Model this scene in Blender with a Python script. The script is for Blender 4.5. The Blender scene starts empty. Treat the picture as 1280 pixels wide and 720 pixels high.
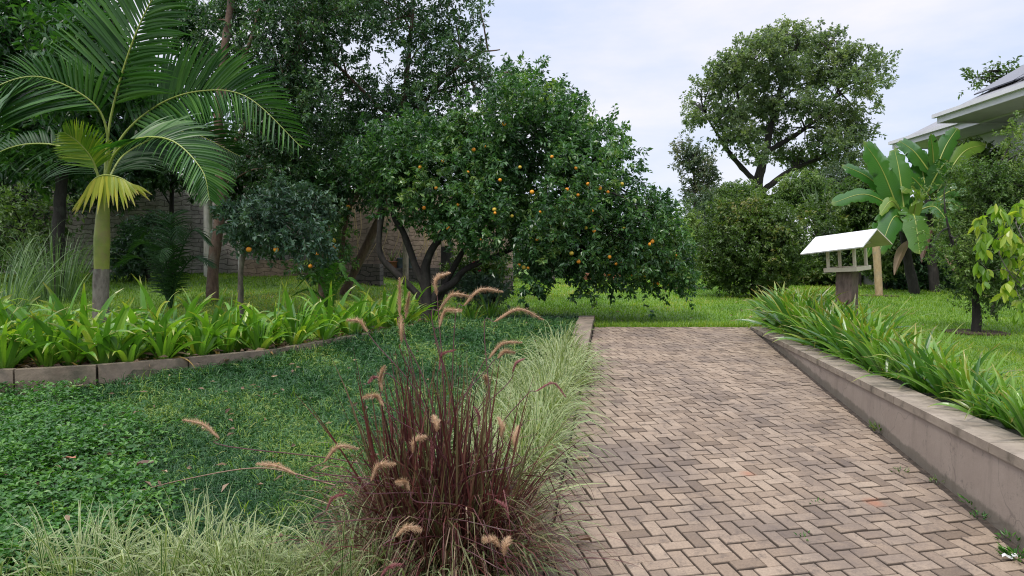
import bpy, math, random
import numpy as np
from mathutils import Vector
R = math.radians
rng = np.random.default_rng(11)
random.seed(5)
scn = bpy.context.scene
col = scn.collection

# ------------------------------------------------------------------ camera, sky, sun
EYE, FPX, HOR = 1.08, 850.0, 326.0
PITCH = math.atan((360 - HOR) / FPX)
cam_d = bpy.data.cameras.new("camera"); cam = bpy.data.objects.new("camera", cam_d); col.objects.link(cam)
cam_d.sensor_width = 36; cam_d.lens = 36 * FPX / 1280; cam_d.clip_end = 2000; cam_d.clip_start = 0.05
cam.location = (0, 0, EYE); cam.rotation_euler = (R(90) - PITCH, 0, 0)
scn.camera = cam

SUN_EL, SUN_AZ = 58.0, 215.0        # azimuth clockwise from +Y: behind the camera, to the left
world = bpy.data.worlds.new("World"); scn.world = world; world.use_nodes = True
nt = world.node_tree; nt.nodes.clear()
N = lambda t: nt.nodes.new(t)
out = N('ShaderNodeOutputWorld'); bg = N('ShaderNodeBackground'); bg.inputs[1].default_value = 0.1
sky = N('ShaderNodeTexSky'); sky.sky_type = 'NISHITA'; sky.sun_disc = False
sky.sun_elevation = R(SUN_EL); sky.sun_rotation = R(SUN_AZ)
tc = N('ShaderNodeTexCoord'); sep = N('ShaderNodeSeparateXYZ')
nt.links.new(tc.outputs['Generated'], sep.inputs[0])
mr = N('ShaderNodeMapRange'); mr.interpolation_type = 'SMOOTHSTEP'          # overcast: the zenith is brighter than the horizon
mr.inputs[1].default_value = 0.36; mr.inputs[2].default_value = 1.0
mr.inputs[3].default_value = 5.8; mr.inputs[4].default_value = 16.0
nt.links.new(sep.outputs[2], mr.inputs[0])
mp = N('ShaderNodeMapping'); mp.inputs['Scale'].default_value = (1.0, 1.0, 3.2)
nt.links.new(tc.outputs['Generated'], mp.inputs[0])
no = N('ShaderNodeTexNoise'); no.inputs['Scale'].default_value = 2.6; no.inputs['Detail'].default_value = 6; no.inputs['Roughness'].default_value = .55
nt.links.new(mp.outputs[0], no.inputs[0])
cr = N('ShaderNodeValToRGB'); cr.color_ramp.elements[0].position = .36; cr.color_ramp.elements[1].position = .66
cr.color_ramp.elements[0].color = (.74, .825, 1.04, 1); cr.color_ramp.elements[1].color = (1.04, 1.01, 1.09, 1)
nt.links.new(no.outputs[0], cr.inputs[0])
sc_ = N('ShaderNodeVectorMath'); sc_.operation = 'SCALE'
nt.links.new(cr.outputs[0], sc_.inputs[0]); nt.links.new(mr.outputs[0], sc_.inputs['Scale'])
mx = N('ShaderNodeMixRGB'); mx.inputs[0].default_value = .9
nt.links.new(sky.outputs[0], mx.inputs[1]); nt.links.new(sc_.outputs[0], mx.inputs[2])
nt.links.new(mx.outputs[0], bg.inputs[0]); nt.links.new(bg.outputs[0], out.inputs[0])

sun_d = bpy.data.lights.new("sun", 'SUN'); sun = bpy.data.objects.new("sun", sun_d); col.objects.link(sun)
sun_d.energy = 1.5; sun_d.angle = R(12); sun_d.color = (1, .95, .86)
sd = Vector((math.sin(R(SUN_AZ)) * math.cos(R(SUN_EL)), math.cos(R(SUN_AZ)) * math.cos(R(SUN_EL)), math.sin(R(SUN_EL))))
sun.rotation_euler = sd.to_track_quat('Z', 'Y').to_euler()

vs = scn.view_settings; vs.view_transform = 'Standard'; vs.look = 'None'; vs.exposure = 0.78; vs.gamma = 1
scn.render.engine = 'CYCLES'
cy = scn.cycles; cy.max_bounces = 6; cy.diffuse_bounces = 3; cy.glossy_bounces = 2; cy.transmission_bounces = 4
cy.transparent_max_bounces = 4; cy.use_denoising = True; cy.denoiser = 'OPENIMAGEDENOISE'; cy.denoising_input_passes = 'RGB_ALBEDO_NORMAL'; cy.denoising_prefilter = 'NONE'; cy.filter_width = 1.1; cy.sample_clamp_indirect = 4; cy.caustics_reflective = False; cy.caustics_refractive = False

# ------------------------------------------------------------------ helpers
cp, sp = math.cos(PITCH), math.sin(PITCH)
def W(x, y, Y):
    """the world point at forward distance Y seen in direction (x, y) of the 1280x720 photo"""
    a, b = (x - 640) / FPX, (360 - y) / FPX
    dy, dz = cp + b * sp, -sp + b * cp
    return np.array([a * Y / dy, Y, EYE + dz * Y / dy])
def ROW(y, z=0.):
    """forward distance at which height z shows in picture row y"""
    b = (360 - y) / FPX
    return (z - EYE) * (cp + b * sp) / (-sp + b * cp)
def nrm(v):
    v = np.asarray(v, float); return v / np.maximum(np.linalg.norm(v, axis=-1, keepdims=True), 1e-9)
def sstep(a, b, x):
    t = np.clip((np.asarray(x, float) - a) / (b - a), 0, 1); return t * t * (3 - 2 * t)
def fnoise(P, s=1., seed=0):
    """cheap smooth 3-D noise in about -1..1"""
    r = np.random.default_rng(seed); P = np.atleast_2d(P); o = np.zeros(len(P))
    for k in range(6):
        d = nrm(r.normal(size=3)); o += np.sin(P @ d * (s * (1 + .45 * k)) + r.uniform(0, 6.28))
    return o / 2.6

def mk(name, chunks, mat, parent=None, smooth=False, loc=None):
    """one mesh object out of chunks (V, F, rnd, t, u); F is an (m,3) or (m,4) index array"""
    mats = mat if isinstance(mat, (list, tuple)) else [mat]
    me = bpy.data.meshes.new(name)
    Vs, li, lt, ats, mi, off = [], [], [], [[], [], []], [], 0
    for c in chunks:
        V, F = np.asarray(c[0], np.float32).reshape(-1, 3), np.asarray(c[1], np.int32)
        n = len(V)
        for k in range(3):
            a = c[2 + k] if len(c) > 2 + k and c[2 + k] is not None else .5
            ats[k].append(np.broadcast_to(np.asarray(a, np.float32), (n,)))
        Vs.append(V); li.append((F + off).ravel()); lt.append(np.full(len(F), F.shape[1], np.int32))
        mi.append(np.full(len(F), c[5] if len(c) > 5 else 0, np.int32)); off += n
    V = np.concatenate(Vs); li = np.concatenate(li); lt = np.concatenate(lt); mi = np.concatenate(mi)
    me.vertices.add(len(V)); me.vertices.foreach_set('co', V.ravel())
    me.loops.add(len(li)); me.loops.foreach_set('vertex_index', li)
    me.polygons.add(len(lt)); me.polygons.foreach_set('loop_start', np.concatenate([[0], np.cumsum(lt)[:-1]]).astype(np.int32))
    me.polygons.foreach_set('material_index', mi)
    me.polygons.foreach_set('use_smooth', np.full(len(lt), smooth))
    for k, an in enumerate(('rnd', 'tt', 'uu')):
        a = me.attributes.new(an, 'FLOAT', 'POINT'); a.data.foreach_set('value', np.concatenate(ats[k]).astype(np.float32))
    me.update(calc_edges=True)
    for m in mats: me.materials.append(m)
    o = bpy.data.objects.new(name, me); col.objects.link(o)
    if parent is not None: o.parent = parent
    if loc is not None: o.location = loc
    return o
def tag(o, label=None, cat=None, group=None, kind=None):
    if label: o['label'] = label
    if cat: o['category'] = cat
    if group: o['group'] = group
    if kind: o['kind'] = kind
    elif cat: o['kind'] = 'thing'
    return o
def thing(name, label, cat, loc=(0, 0, 0), group=None, rz=0.):
    o = bpy.data.objects.new(name, None); col.objects.link(o); o.location = [float(v) for v in loc]; o.rotation_euler = (0, 0, rz)
    o.empty_display_size = .1
    return tag(o, label, cat, group)
def dup(o, loc, rz=0., sc=1., label=None, group=None):
    c = o.copy(); col.objects.link(c); c.location = [float(v) for v in loc]; c.rotation_euler = (0, 0, rz); c.scale = (sc, sc, sc)
    if label: c['label'] = label
    if group: c['group'] = group
    for ch in list(o.children):
        d = ch.copy(); col.objects.link(d); d.parent = c
    return c

def box(c, s, rz=0., rnd=.5, bev=0.):
    """box of size s centred at c; bev chamfers the upright and top edges"""
    x, y, z = [v / 2 for v in s]
    if bev:
        b = bev; pr = [(-x + b, -y), (x - b, -y), (x, -y + b), (x, y - b), (x - b, y), (-x + b, y), (-x, y - b), (-x, -y + b)]
        V = [(p[0], p[1], -z) for p in pr] + [(p[0], p[1], z - b) for p in pr] + [(p[0] * (1 - b / x), p[1] * (1 - b / y), z) for p in pr]
        F = [(k + o, (k + 1) % 8 + o, (k + 1) % 8 + 8 + o, k + 8 + o) for o in (0, 8) for k in range(8)]
        F += [(16, 17, 18, 19), (16, 19, 20, 23), (20, 21, 22, 23), (3, 2, 1, 0), (7, 4, 3, 0), (7, 6, 5, 4)]
    else:
        V = [(i * x, j * y, k * z) for k in (-1, 1) for j in (-1, 1) for i in (-1, 1)]
        F = [(0, 1, 5, 4), (1, 3, 7, 5), (3, 2, 6, 7), (2, 0, 4, 6), (4, 5, 7, 6), (1, 0, 2, 3)]
    V = np.array(V, float); ca, sa = math.cos(rz), math.sin(rz)
    V = np.stack([V[:, 0] * ca - V[:, 1] * sa, V[:, 0] * sa + V[:, 1] * ca, V[:, 2]], 1) + np.asarray(c, float)
    return (V, F, rnd)
def prism(poly, z0, z1, rnd=.5):
    """upright prism over a convex XY polygon; z0 and z1 may be arrays"""
    p = np.asarray(poly, float); n = len(p)
    z0 = np.broadcast_to(z0, (n,)); z1 = np.broadcast_to(z1, (n,))
    V = np.concatenate([np.c_[p, z0], np.c_[p, z1], [[*p.mean(0), z1.mean()]]])
    F = [(k, (k + 1) % n, n + (k + 1) % n, n + k) for k in range(n)]
    return [(V, np.array(F), rnd), (V, np.array([(n + k, n + (k + 1) % n, 2 * n) for k in range(n)]), rnd)]
def smooth_path(pts, n=24):
    P = np.asarray(pts, float)
    if len(P) == 2: return P[0] + (P[1] - P[0]) * np.linspace(0, 1, n)[:, None]
    Q = np.concatenate([[2 * P[0] - P[1]], P, [2 * P[-1] - P[-2]]]); s = np.linspace(0, len(P) - 1 - 1e-6, n); o = []
    for v in s:
        i = int(v); t = v - i; a, b, c, d = Q[i:i + 4]
        o.append(.5 * (2 * b + (c - a) * t + (2 * a - 5 * b + 4 * c - d) * t * t + (3 * b - a - 3 * c + d) * t ** 3))
    return np.array(o)
def tube(pts, r, ns=8, n=None, rough=0., rnd=.5, cap=False):
    P = smooth_path(pts, n) if n else np.asarray(pts, float)
    m = len(P); rr = np.interp(np.linspace(0, 1, m), np.linspace(0, 1, len(np.atleast_1d(r))), np.atleast_1d(r))
    T = nrm(np.gradient(P, axis=0)); ref = np.array([.31, .87, .12]); A = nrm(np.cross(T, ref)); B = np.cross(T, A)
    an = np.linspace(0, 2 * np.pi, ns, endpoint=False)
    rad = rr[:, None] * (1 + rough * fnoise(np.repeat(P, ns, 0) * 7 + np.tile(np.c_[np.cos(an), np.sin(an), an * 0] * 2, (m, 1)), 1.3).reshape(m, ns))
    V = P[:, None] + rad[..., None] * (A[:, None] * np.cos(an)[None, :, None] + B[:, None] * np.sin(an)[None, :, None])
    i, j = np.meshgrid(np.arange(m - 1), np.arange(ns), indexing='ij'); i, j = i.ravel(), j.ravel(); k = (j + 1) % ns
    F = np.stack([i * ns + j, i * ns + k, (i + 1) * ns + k, (i + 1) * ns + j], 1)
    t = np.repeat(np.linspace(0, 1, m), ns)
    return (V.reshape(-1, 3), F, rnd, t, np.tile(an / 6.283, m))
def ribbons(P, D, L, Wd, nseg, sag=0., prof=None, side=None, p=1.3, fold=0., rnd=None, twist=0.):
    """curving strips: base P, first direction D, length L, width Wd, bending down by sag"""
    P = np.asarray(P, float); n = len(P); D = nrm(D); L = np.broadcast_to(L, (n,)); Wd = np.broadcast_to(Wd, (n,)); sag = np.broadcast_to(sag, (n,))
    prof = np.interp(np.linspace(0, 1, nseg + 1), np.linspace(0, 1, len(prof)), prof) if prof is not None else 1 - np.linspace(0, 1, nseg + 1) ** 2
    rnd = rng.random(n) if rnd is None else np.broadcast_to(rnd, (n,))
    pos = P.copy(); out, us = [], ((0., .5, 1.) if fold else (0., 1.))
    if side is None: S0 = nrm(np.cross(D, [0, 0, 1.]) + rng.normal(0, .25, (n, 3)) + 1e-4)
    else: S0 = nrm(side)
    for k in range(nseg + 1):
        t = k / nseg; d = nrm(D + (sag * t ** p)[:, None] * np.array([0, 0, -1.]))
        S = nrm(S0 - (S0 * d).sum(1, keepdims=True) * d); Nn = np.cross(S, d)
        h = (Wd * max(prof[k], .03) / 2)[:, None]
        if fold: out += [pos - S * h + Nn * h * fold, pos, pos + S * h + Nn * h * fold]
        else: out += [pos - S * h, pos + S * h]
        pos = pos + d * (L / nseg)[:, None]
    w = len(us); V = np.stack(out, 1)                       # n, (nseg+1)*w, 3
    q = []
    for k in range(nseg):
        for c in range(w - 1): q.append((k * w + c, k * w + c + 1, (k + 1) * w + c + 1, (k + 1) * w + c))
    m = (nseg + 1) * w; F = (np.arange(n)[:, None, None] * m + np.array(q)[None]).reshape(-1, 4)
    return (V.reshape(-1, 3), F, np.repeat(rnd, m), np.tile(np.repeat(np.linspace(0, 1, nseg + 1), w), n), np.tile(np.tile(us, nseg + 1), n))
def leaves(P, D, L, Wd, fold=.35, rnd=None, upbias=.8):
    """small folded leaves, two faces each"""
    n = len(P); D = nrm(D); L = np.broadcast_to(L, (n,))[:, None]; Wd = np.broadcast_to(Wd, (n,))[:, None]
    up = nrm(np.array([0, 0, 1.]) * upbias + rng.normal(0, .5, (n, 3)))
    S = nrm(np.cross(D, up)); Nn = np.cross(S, D)
    b, t = P, P + D * L - Nn * L * .12; m = P + D * L * .45
    V = np.stack([b, m - S * Wd / 2 + Nn * Wd * fold * .5, t, m + S * Wd / 2 + Nn * Wd * fold * .5], 1)
    i = np.arange(n)[:, None] * 4
    F = np.concatenate([i + [0, 2, 1], i + [0, 3, 2]])
    r = rng.random(n) if rnd is None else rnd
    return (V.reshape(-1, 3), F, np.repeat(r, 4), np.tile([0, .5, 1, .5], n), np.tile([.5, 0, .5, 1], n))

# ------------------------------------------------------------------ materials
def newmat(name):
    m = bpy.data.materials.new(name); m.use_nodes = True; t = m.node_tree; t.nodes.clear()
    o = t.nodes.new('ShaderNodeOutputMaterial'); b = t.nodes.new('ShaderNodeBsdfPrincipled'); t.links.new(b.outputs[0], o.inputs[0])
    return m, t, b, o
def ramp(t, fac, stops):
    c = t.nodes.new('ShaderNodeValToRGB'); e = c.color_ramp.elements
    while len(e) < len(stops): e.new(.5)
    for k, (p, cc) in enumerate(stops): e[k].position = p; e[k].color = (*cc, 1)
    t.links.new(fac, c.inputs[0]); return c.outputs[0]
def attr(t, n):
    a = t.nodes.new('ShaderNodeAttribute'); a.attribute_name = n; return a.outputs['Fac']
def noise(t, s, det=4, rough=.55, vec=None, dist=0.):
    n = t.nodes.new('ShaderNodeTexNoise'); n.inputs['Scale'].default_value = s; n.inputs['Detail'].default_value = det
    n.inputs['Roughness'].default_value = rough; n.inputs['Distortion'].default_value = dist
    if vec is None:
        g = t.nodes.new('ShaderNodeNewGeometry'); vec = g.outputs['Position']
    t.links.new(vec, n.inputs['Vector']); return n.outputs['Fac']
def mix(t, fac, a, b, mode='MIX'):
    m = t.nodes.new('ShaderNodeMixRGB'); m.blend_type = mode
    for k, v in enumerate((fac, a, b)):
        if hasattr(v, 'node'): t.links.new(v, m.inputs[k])
        else: m.inputs[k].default_value = v if k == 0 else (*v, 1)
    return m.outputs[0]
def math_(t, op, a, b=None):
    m = t.nodes.new('ShaderNodeMath'); m.operation = op
    for k, v in enumerate((a, b)):
        if v is None: continue
        if hasattr(v, 'node'): t.links.new(v, m.inputs[k])
        else: m.inputs[k].default_value = v
    return m.outputs[0]
def bump(t, b, h, s=.3, d=.02):
    n = t.nodes.new('ShaderNodeBump'); n.inputs['Strength'].default_value = s; n.inputs['Distance'].default_value = d
    t.links.new(h, n.inputs['Height']); t.links.new(n.outputs[0], b.inputs['Normal'])
def leafmat(name, stops, rough=.45, transl=.3, spec=.5, tip=None, base=None, edge=None, tcol=None):
    m, t, b, o = newmat(name)
    c = ramp(t, attr(t, 'rnd'), stops)
    if edge:                                                     # variegated margins
        e = math_(t, 'ABSOLUTE', math_(t, 'SUBTRACT', attr(t, 'uu'), .5))
        c = mix(t, ramp(t, e, [(edge[1], (0, 0, 0)), (edge[1] + .08, (1, 1, 1))]), c, edge[0])
    if tip: c = mix(t, ramp(t, attr(t, 'tt'), [(tip[1], (0, 0, 0)), (1., (tip[2],) * 3)]), c, tip[0])
    if base: c = mix(t, ramp(t, attr(t, 'tt'), [(0., (base[2],) * 3), (base[1], (0, 0, 0))]), c, base[0])
    t.links.new(c, b.inputs['Base Color']); b.inputs['Roughness'].default_value = rough
    b.inputs['Specular IOR Level'].default_value = spec
    if transl:
        tr = t.nodes.new('ShaderNodeBsdfTranslucent'); ms = t.nodes.new('ShaderNodeMixShader'); ms.inputs[0].default_value = transl
        tc_ = mix(t, 1., c, tcol or (1.7, 1.9, .7), 'MULTIPLY')
        t.links.new(tc_, tr.inputs[0]); t.links.new(b.outputs[0], ms.inputs[1]); t.links.new(tr.outputs[0], ms.inputs[2]); t.links.new(ms.outputs[0], o.inputs[0])
    return m
def flat(name, c1, c2, s=8., rough=.8, bs=.3, bd=.01, spec=.3, stain=None):
    m, t, b, o = newmat(name)
    c = ramp(t, noise(t, s, 6, .62), [(.3, c1), (.7, c2)])
    if stain: c = mix(t, ramp(t, noise(t, stain[1], 5, .7), [(.5, (0, 0, 0)), (.68, (stain[2],) * 3)]), c, stain[0])
    t.links.new(c, b.inputs['Base Color']); b.inputs['Roughness'].default_value = rough; b.inputs['Specular IOR Level'].default_value = spec
    if bs: bump(t, b, noise(t, s * 4, 5, .65), bs, bd)
    return m
def barkmat(name, c1, c2, s=6., lich=.5):
    m, t, b, o = newmat(name)
    g = t.nodes.new('ShaderNodeNewGeometry'); mp_ = t.nodes.new('ShaderNodeMapping'); mp_.inputs['Scale'].default_value = (1, 1, .3)
    t.links.new(g.outputs['Position'], mp_.inputs[0])
    f = noise(t, s * 3, 6, .7, mp_.outputs[0]); c = ramp(t, f, [(.32, c1), (.68, c2)])
    c = mix(t, ramp(t, noise(t, s * .8, 4), [(.55, (0, 0, 0)), (.7, (lich,) * 3)]), c, (.2, .21, .17))
    t.links.new(c, b.inputs['Base Color']); b.inputs['Roughness'].default_value = .9; bump(t, b, f, .7, .02); return m

M = {}
M['citrus'] = leafmat('citrus_leaf', [(0, (.022, .066, .022)), (.4, (.05, .13, .036)), (.75, (.1, .205, .06)), (1, (.2, .29, .07))], .34, .25, .6)
M['dark'] = leafmat('dark_leaf', [(0, (.026, .066, .03)), (.55, (.054, .122, .05)), (1, (.12, .21, .08))], .36, .25, .6)
M['broad'] = leafmat('broad_leaf', [(0, (.016, .055, .016)), (.6, (.032, .098, .022)), (1, (.08, .19, .028))], .35, .28)
M['blue'] = leafmat('bluish_leaf', [(0, (.045, .1, .06)), (.6, (.09, .165, .105)), (1, (.15, .23, .14))], .4, .15)
M['olive'] = leafmat('olive_leaf', [(0, (.09, .135, .08)), (.5, (.14, .19, .105)), (1, (.21, .25, .125))], .5, .4)
M['bush'] = leafmat('bush_leaf', [(0, (.045, .085, .02)), (.5, (.085, .145, .034)), (.9, (.14, .19, .045)), (1, (.21, .19, .06))], .45, .3)
M['fine'] = leafmat('fine_leaf', [(0, (.05, .1, .026)), (.5, (.095, .165, .042)), (1, (.19, .26, .07))], .5, .32)
M['lime'] = leafmat('lime_leaf', [(0, (.1, .2, .02)), (.5, (.18, .3, .03)), (1, (.38, .42, .06))], .35, .35)
M['grey'] = leafmat('grey_leaf', [(0, (.05, .09, .05)), (.6, (.09, .13, .07)), (1, (.2, .19, .12))], .5, .25)
M['strap'] = leafmat('strap_leaf', [(0, (.055, .145, .016)), (.5, (.11, .25, .024)), (.85, (.185, .33, .032)), (1, (.34, .38, .045))], .33, .3, .5, tip=((.34, .26, .06), .82, .75), base=((.16, .25, .06), .25, .5))
M['strap2'] = leafmat('planter_leaf', [(0, (.038, .115, .015)), (.5, (.085, .2, .024)), (.9, (.16, .29, .034)), (1, (.28, .27, .05))], .3, .28, .55, tip=((.4, .22, .07), .8, .6))
M['yellow'] = leafmat('yellowed_leaf', [(0, (.28, .16, .05)), (1, (.44, .3, .08))], .5, .25, tcol=(1.3, 1.2, .8))
M['mondo'] = leafmat('mondo_blade', [(0, (.016, .06, .018)), (.5, (.038, .112, .03)), (.85, (.09, .19, .045)), (1, (.22, .29, .06))], .45, .18, .35)
M['clover'] = leafmat('clover_leaf', [(0, (.024, .09, .014)), (.6, (.045, .145, .02)), (1, (.1, .23, .03))], .45, .25)
M['lawn'] = leafmat('lawn_blade', [(0, (.08, .165, .012)), (.5, (.15, .26, .018)), (.9, (.24, .34, .03)), (1, (.36, .34, .08))], .5, .35)
M['ribbon'] = leafmat('variegated_blade', [(0, (.045, .11, .025)), (.6, (.1, .185, .045)), (1, (.22, .28, .1))], .5, .2, .3, edge=((.5, .51, .3), .27), base=((.13, .13, .05), .3, .6))
M['burg'] = leafmat('burgundy_blade', [(0, (.03, .01, .01)), (.3, (.075, .02, .018)), (.52, (.12, .034, .03)), (.66, (.14, .07, .045)), (.78, (.085, .08, .03)), (.92, (.1, .11, .035)), (1, (.2, .17, .08))], .45, .15, .35, tcol=(1.5, 1.2, .9))
M['dead'] = leafmat('dry_blade', [(0, (.12, .07, .05)), (.45, (.22, .14, .09)), (.8, (.34, .24, .15)), (1, (.48, .36, .23))], .6, .2, tcol=(1.1, 1., .8))
M['culm'] = leafmat('culm', [(0, (.045, .012, .018)), (1, (.11, .035, .035))], .4, 0)
M['plume'] = leafmat('plume_bristle', [(0, (.34, .2, .12)), (.5, (.5, .34, .2)), (1, (.68, .52, .34))], .6, .3, tcol=(1.2, 1.1, 1.))
M['plume_p'] = leafmat('plume_purple', [(0, (.2, .06, .075)), (.5, (.32, .12, .12)), (1, (.48, .24, .2))], .6, .3, tcol=(1.2, 1., 1.))
M['palm'] = leafmat('palm_leaflet', [(0, (.014, .058, .01)), (.6, (.034, .112, .016)), (1, (.075, .18, .028))], .42, .26, .4)
M['palmy'] = leafmat('palm_yellow', [(0, (.2, .27, .012)), (.6, (.34, .36, .018)), (1, (.42, .38, .03))], .45, .25, .3, tcol=(1.2, 1.15, .5), tip=((.42, .3, .14), .75, .6))
M['palmd'] = leafmat('young_palm', [(0, (.012, .04, .012)), (1, (.03, .08, .022))], .5, .2, .25)
M['rachis'] = leafmat('palm_rachis', [(0, (.2, .27, .05)), (1, (.3, .33, .07))], .4, 0)
M['reed'] = leafmat('reed_blade', [(0, (.05, .11, .04)), (1, (.16, .24, .1))], .45, .25)
M['banana'] = leafmat('banana_leaf', [(0, (.022, .09, .016)), (.6, (.046, .145, .022)), (1, (.2, .28, .04))], .3, .3, .55, tip=((.3, .3, .08), .93, .5))
def bananamat():
    m = M['banana']; t = m.node_tree; b = [n for n in t.nodes if n.type == 'BSDF_PRINCIPLED'][0]; l = b.inputs['Base Color'].links[0]; src = l.from_socket
    v = math_(t, 'SINE', math_(t, 'MULTIPLY', math_(t, 'ADD', attr(t, 'tt'), math_(t, 'MULTIPLY', math_(t, 'ABSOLUTE', math_(t, 'SUBTRACT', attr(t, 'uu'), .5)), -.12)), 260.))
    c = mix(t, .5, src, ramp(t, math_(t, 'ADD', math_(t, 'MULTIPLY', v, .5), .5), [(0, (.72, .76, .7)), (1, (1.15, 1.12, 1.1))]), 'MULTIPLY')
    c = mix(t, ramp(t, noise(t, 1.7, 4), [(.4, (0, 0, 0)), (.75, (.5, .5, .5))]), c, (.075, .17, .024)); t.links.new(c, b.inputs['Base Color'])
bananamat()
M['fern'] = leafmat('fern_leaf', [(0, (.05, .16, .02)), (1, (.11, .26, .03))], .45, .3)
M['bark'] = barkmat('dark_bark', (.009, .008, .007), (.034, .028, .024), 6., .12)
M['bark2'] = barkmat('brown_bark', (.075, .045, .032), (.19, .12, .085))
M['bark3'] = barkmat('grey_bark', (.07, .055, .045), (.22, .19, .16))
M['stake'] = barkmat('pale_timber', (.3, .21, .1), (.46, .35, .2))
M['peel'] = flat('white_paint', (.62, .58, .52), (.78, .75, .7), 5, .55, .1, .004)
M['postwood'] = barkmat('brown_timber', (.075, .05, .04), (.19, .135, .108), 9, .1)
M['white'] = flat('white_sheet', (.6, .6, .6), (.7, .7, .69), 6, .45, .1, .003, .5, stain=((.42, .4, .36), 7., .6))
M['cream'] = flat('cream_wood', (.5, .43, .32), (.66, .59, .47), 7, .6, .15, .004)
M['conc'] = flat('old_concrete', (.15, .118, .088), (.27, .215, .162), 5, .9, .5, .012, stain=((.07, .07, .045), 3., .7))
M['cop'] = flat('coping_concrete', (.22, .18, .14), (.34, .285, .225), 5, .88, .5, .008, stain=((.1, .085, .062), 4.5, .75))
M['soil'] = flat('bed_soil', (.03, .02, .014), (.09, .06, .04), 14, .95, .8, .03)
M['orange'] = flat('orange_peel', (.6, .21, .015), (.72, .32, .03), 3, .42, .2, .002)
M['ofruit2'] = flat('ripening_peel', (.42, .34, .04), (.55, .38, .05), 3, .42, .2, .002)
M['red'] = flat('red_petal', (.6, .05, .07), (.7, .1, .12), 6, .5, 0)
M['pot'] = flat('blue_grey_pot', (.06, .08, .11), (.12, .14, .18), 5, .5, 0)
M['terra'] = flat('terracotta', (.33, .13, .08), (.45, .2, .12), 6, .8, .1)
M['fascia'] = flat('fascia_paint', (.6, .585, .61), (.7, .685, .71), 2, .5, 0)
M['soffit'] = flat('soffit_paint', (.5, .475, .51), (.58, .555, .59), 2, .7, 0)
M['render'] = flat('pale_render', (.55, .55, .55), (.66, .66, .65), 3, .8, .1)
M['tile'] = flat('grey_roof_tile', (.2, .2, .21), (.3, .3, .31), 3, .6, .1)
M['solar'] = flat('solar_glass', (.02, .022, .03), (.035, .04, .055), 3, .15, 0, spec=.6)
M['bound'] = flat('grey_boundary_render', (.17, .17, .165), (.27, .27, .26), 1.5, .9, .3, stain=((.07, .075, .06), 1.2, .7))
M['shaft'] = flat('palm_crownshaft', (.13, .17, .03), (.24, .26, .05), 4, .45, .1, stain=((.2, .15, .07), 3.5, .7))

def wallmat(name, c1, c2, joint, bw, bh, sc=1., vertical=False):
    m, t, b, o = newmat(name)
    tcn = t.nodes.new('ShaderNodeTexCoord'); mp_ = t.nodes.new('ShaderNodeMapping'); mp_.inputs['Rotation'].default_value = (R(90), 0, 0)
    nz = t.nodes.new('ShaderNodeTexNoise'); nz.inputs['Scale'].default_value = 2.2; nz.inputs['Detail'].default_value = 3
    t.links.new(tcn.outputs['Object'], nz.inputs['Vector'])
    ad = t.nodes.new('ShaderNodeVectorMath'); ad.operation = 'MULTIPLY_ADD'; ad.inputs[1].default_value = (.3, .3, .3)
    t.links.new(nz.outputs['Color'], ad.inputs[0]); t.links.new(tcn.outputs['Object'], ad.inputs[2]); t.links.new(ad.outputs[0], mp_.inputs[0])
    br = t.nodes.new('ShaderNodeTexBrick'); t.links.new(mp_.outputs[0], br.inputs[0])
    br.inputs['Color1'].default_value = (*c1, 1); br.inputs['Color2'].default_value = (*c2, 1); br.inputs['Mortar'].default_value = (*joint, 1)
    br.inputs['Scale'].default_value = sc; br.inputs['Brick Width'].default_value = bw; br.inputs['Row Height'].default_value = bh
    br.inputs['Mortar Size'].default_value = .014; br.inputs['Mortar Smooth'].default_value = .4
    g = noise(t, 7, 6, .7); c = mix(t, .55, br.outputs['Color'], ramp(t, g, [(.25, (.25, .23, .22)), (.75, (1.5, 1.45, 1.4))]), 'MULTIPLY')
    c = mix(t, ramp(t, noise(t, .9, 5, .65), [(.5, (0, 0, 0)), (.7, (.6, .6, .6))]), c, (.05, .048, .04))
    t.links.new(c, b.inputs['Base Color']); b.inputs['Roughness'].default_value = .95
    h = mix(t, .5, g, ramp(t, br.outputs['Fac'], [(0, (1, 1, 1)), (1, (0, 0, 0))])); bump(t, b, h, .8, .04); return m
M['stone'] = wallmat('rough_stone_courses', (.44, .4, .385), (.32, .29, .28), (.16, .14, .13), .5, .13)
M['tan'] = wallmat('tan_block_courses', (.27, .21, .16), (.22, .17, .13), (.15, .115, .085), .4, .12)
M['block'] = wallmat('dark_block_courses', (.13, .11, .1), (.08, .07, .065), (.03, .028, .025), .3, .12)

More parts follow.
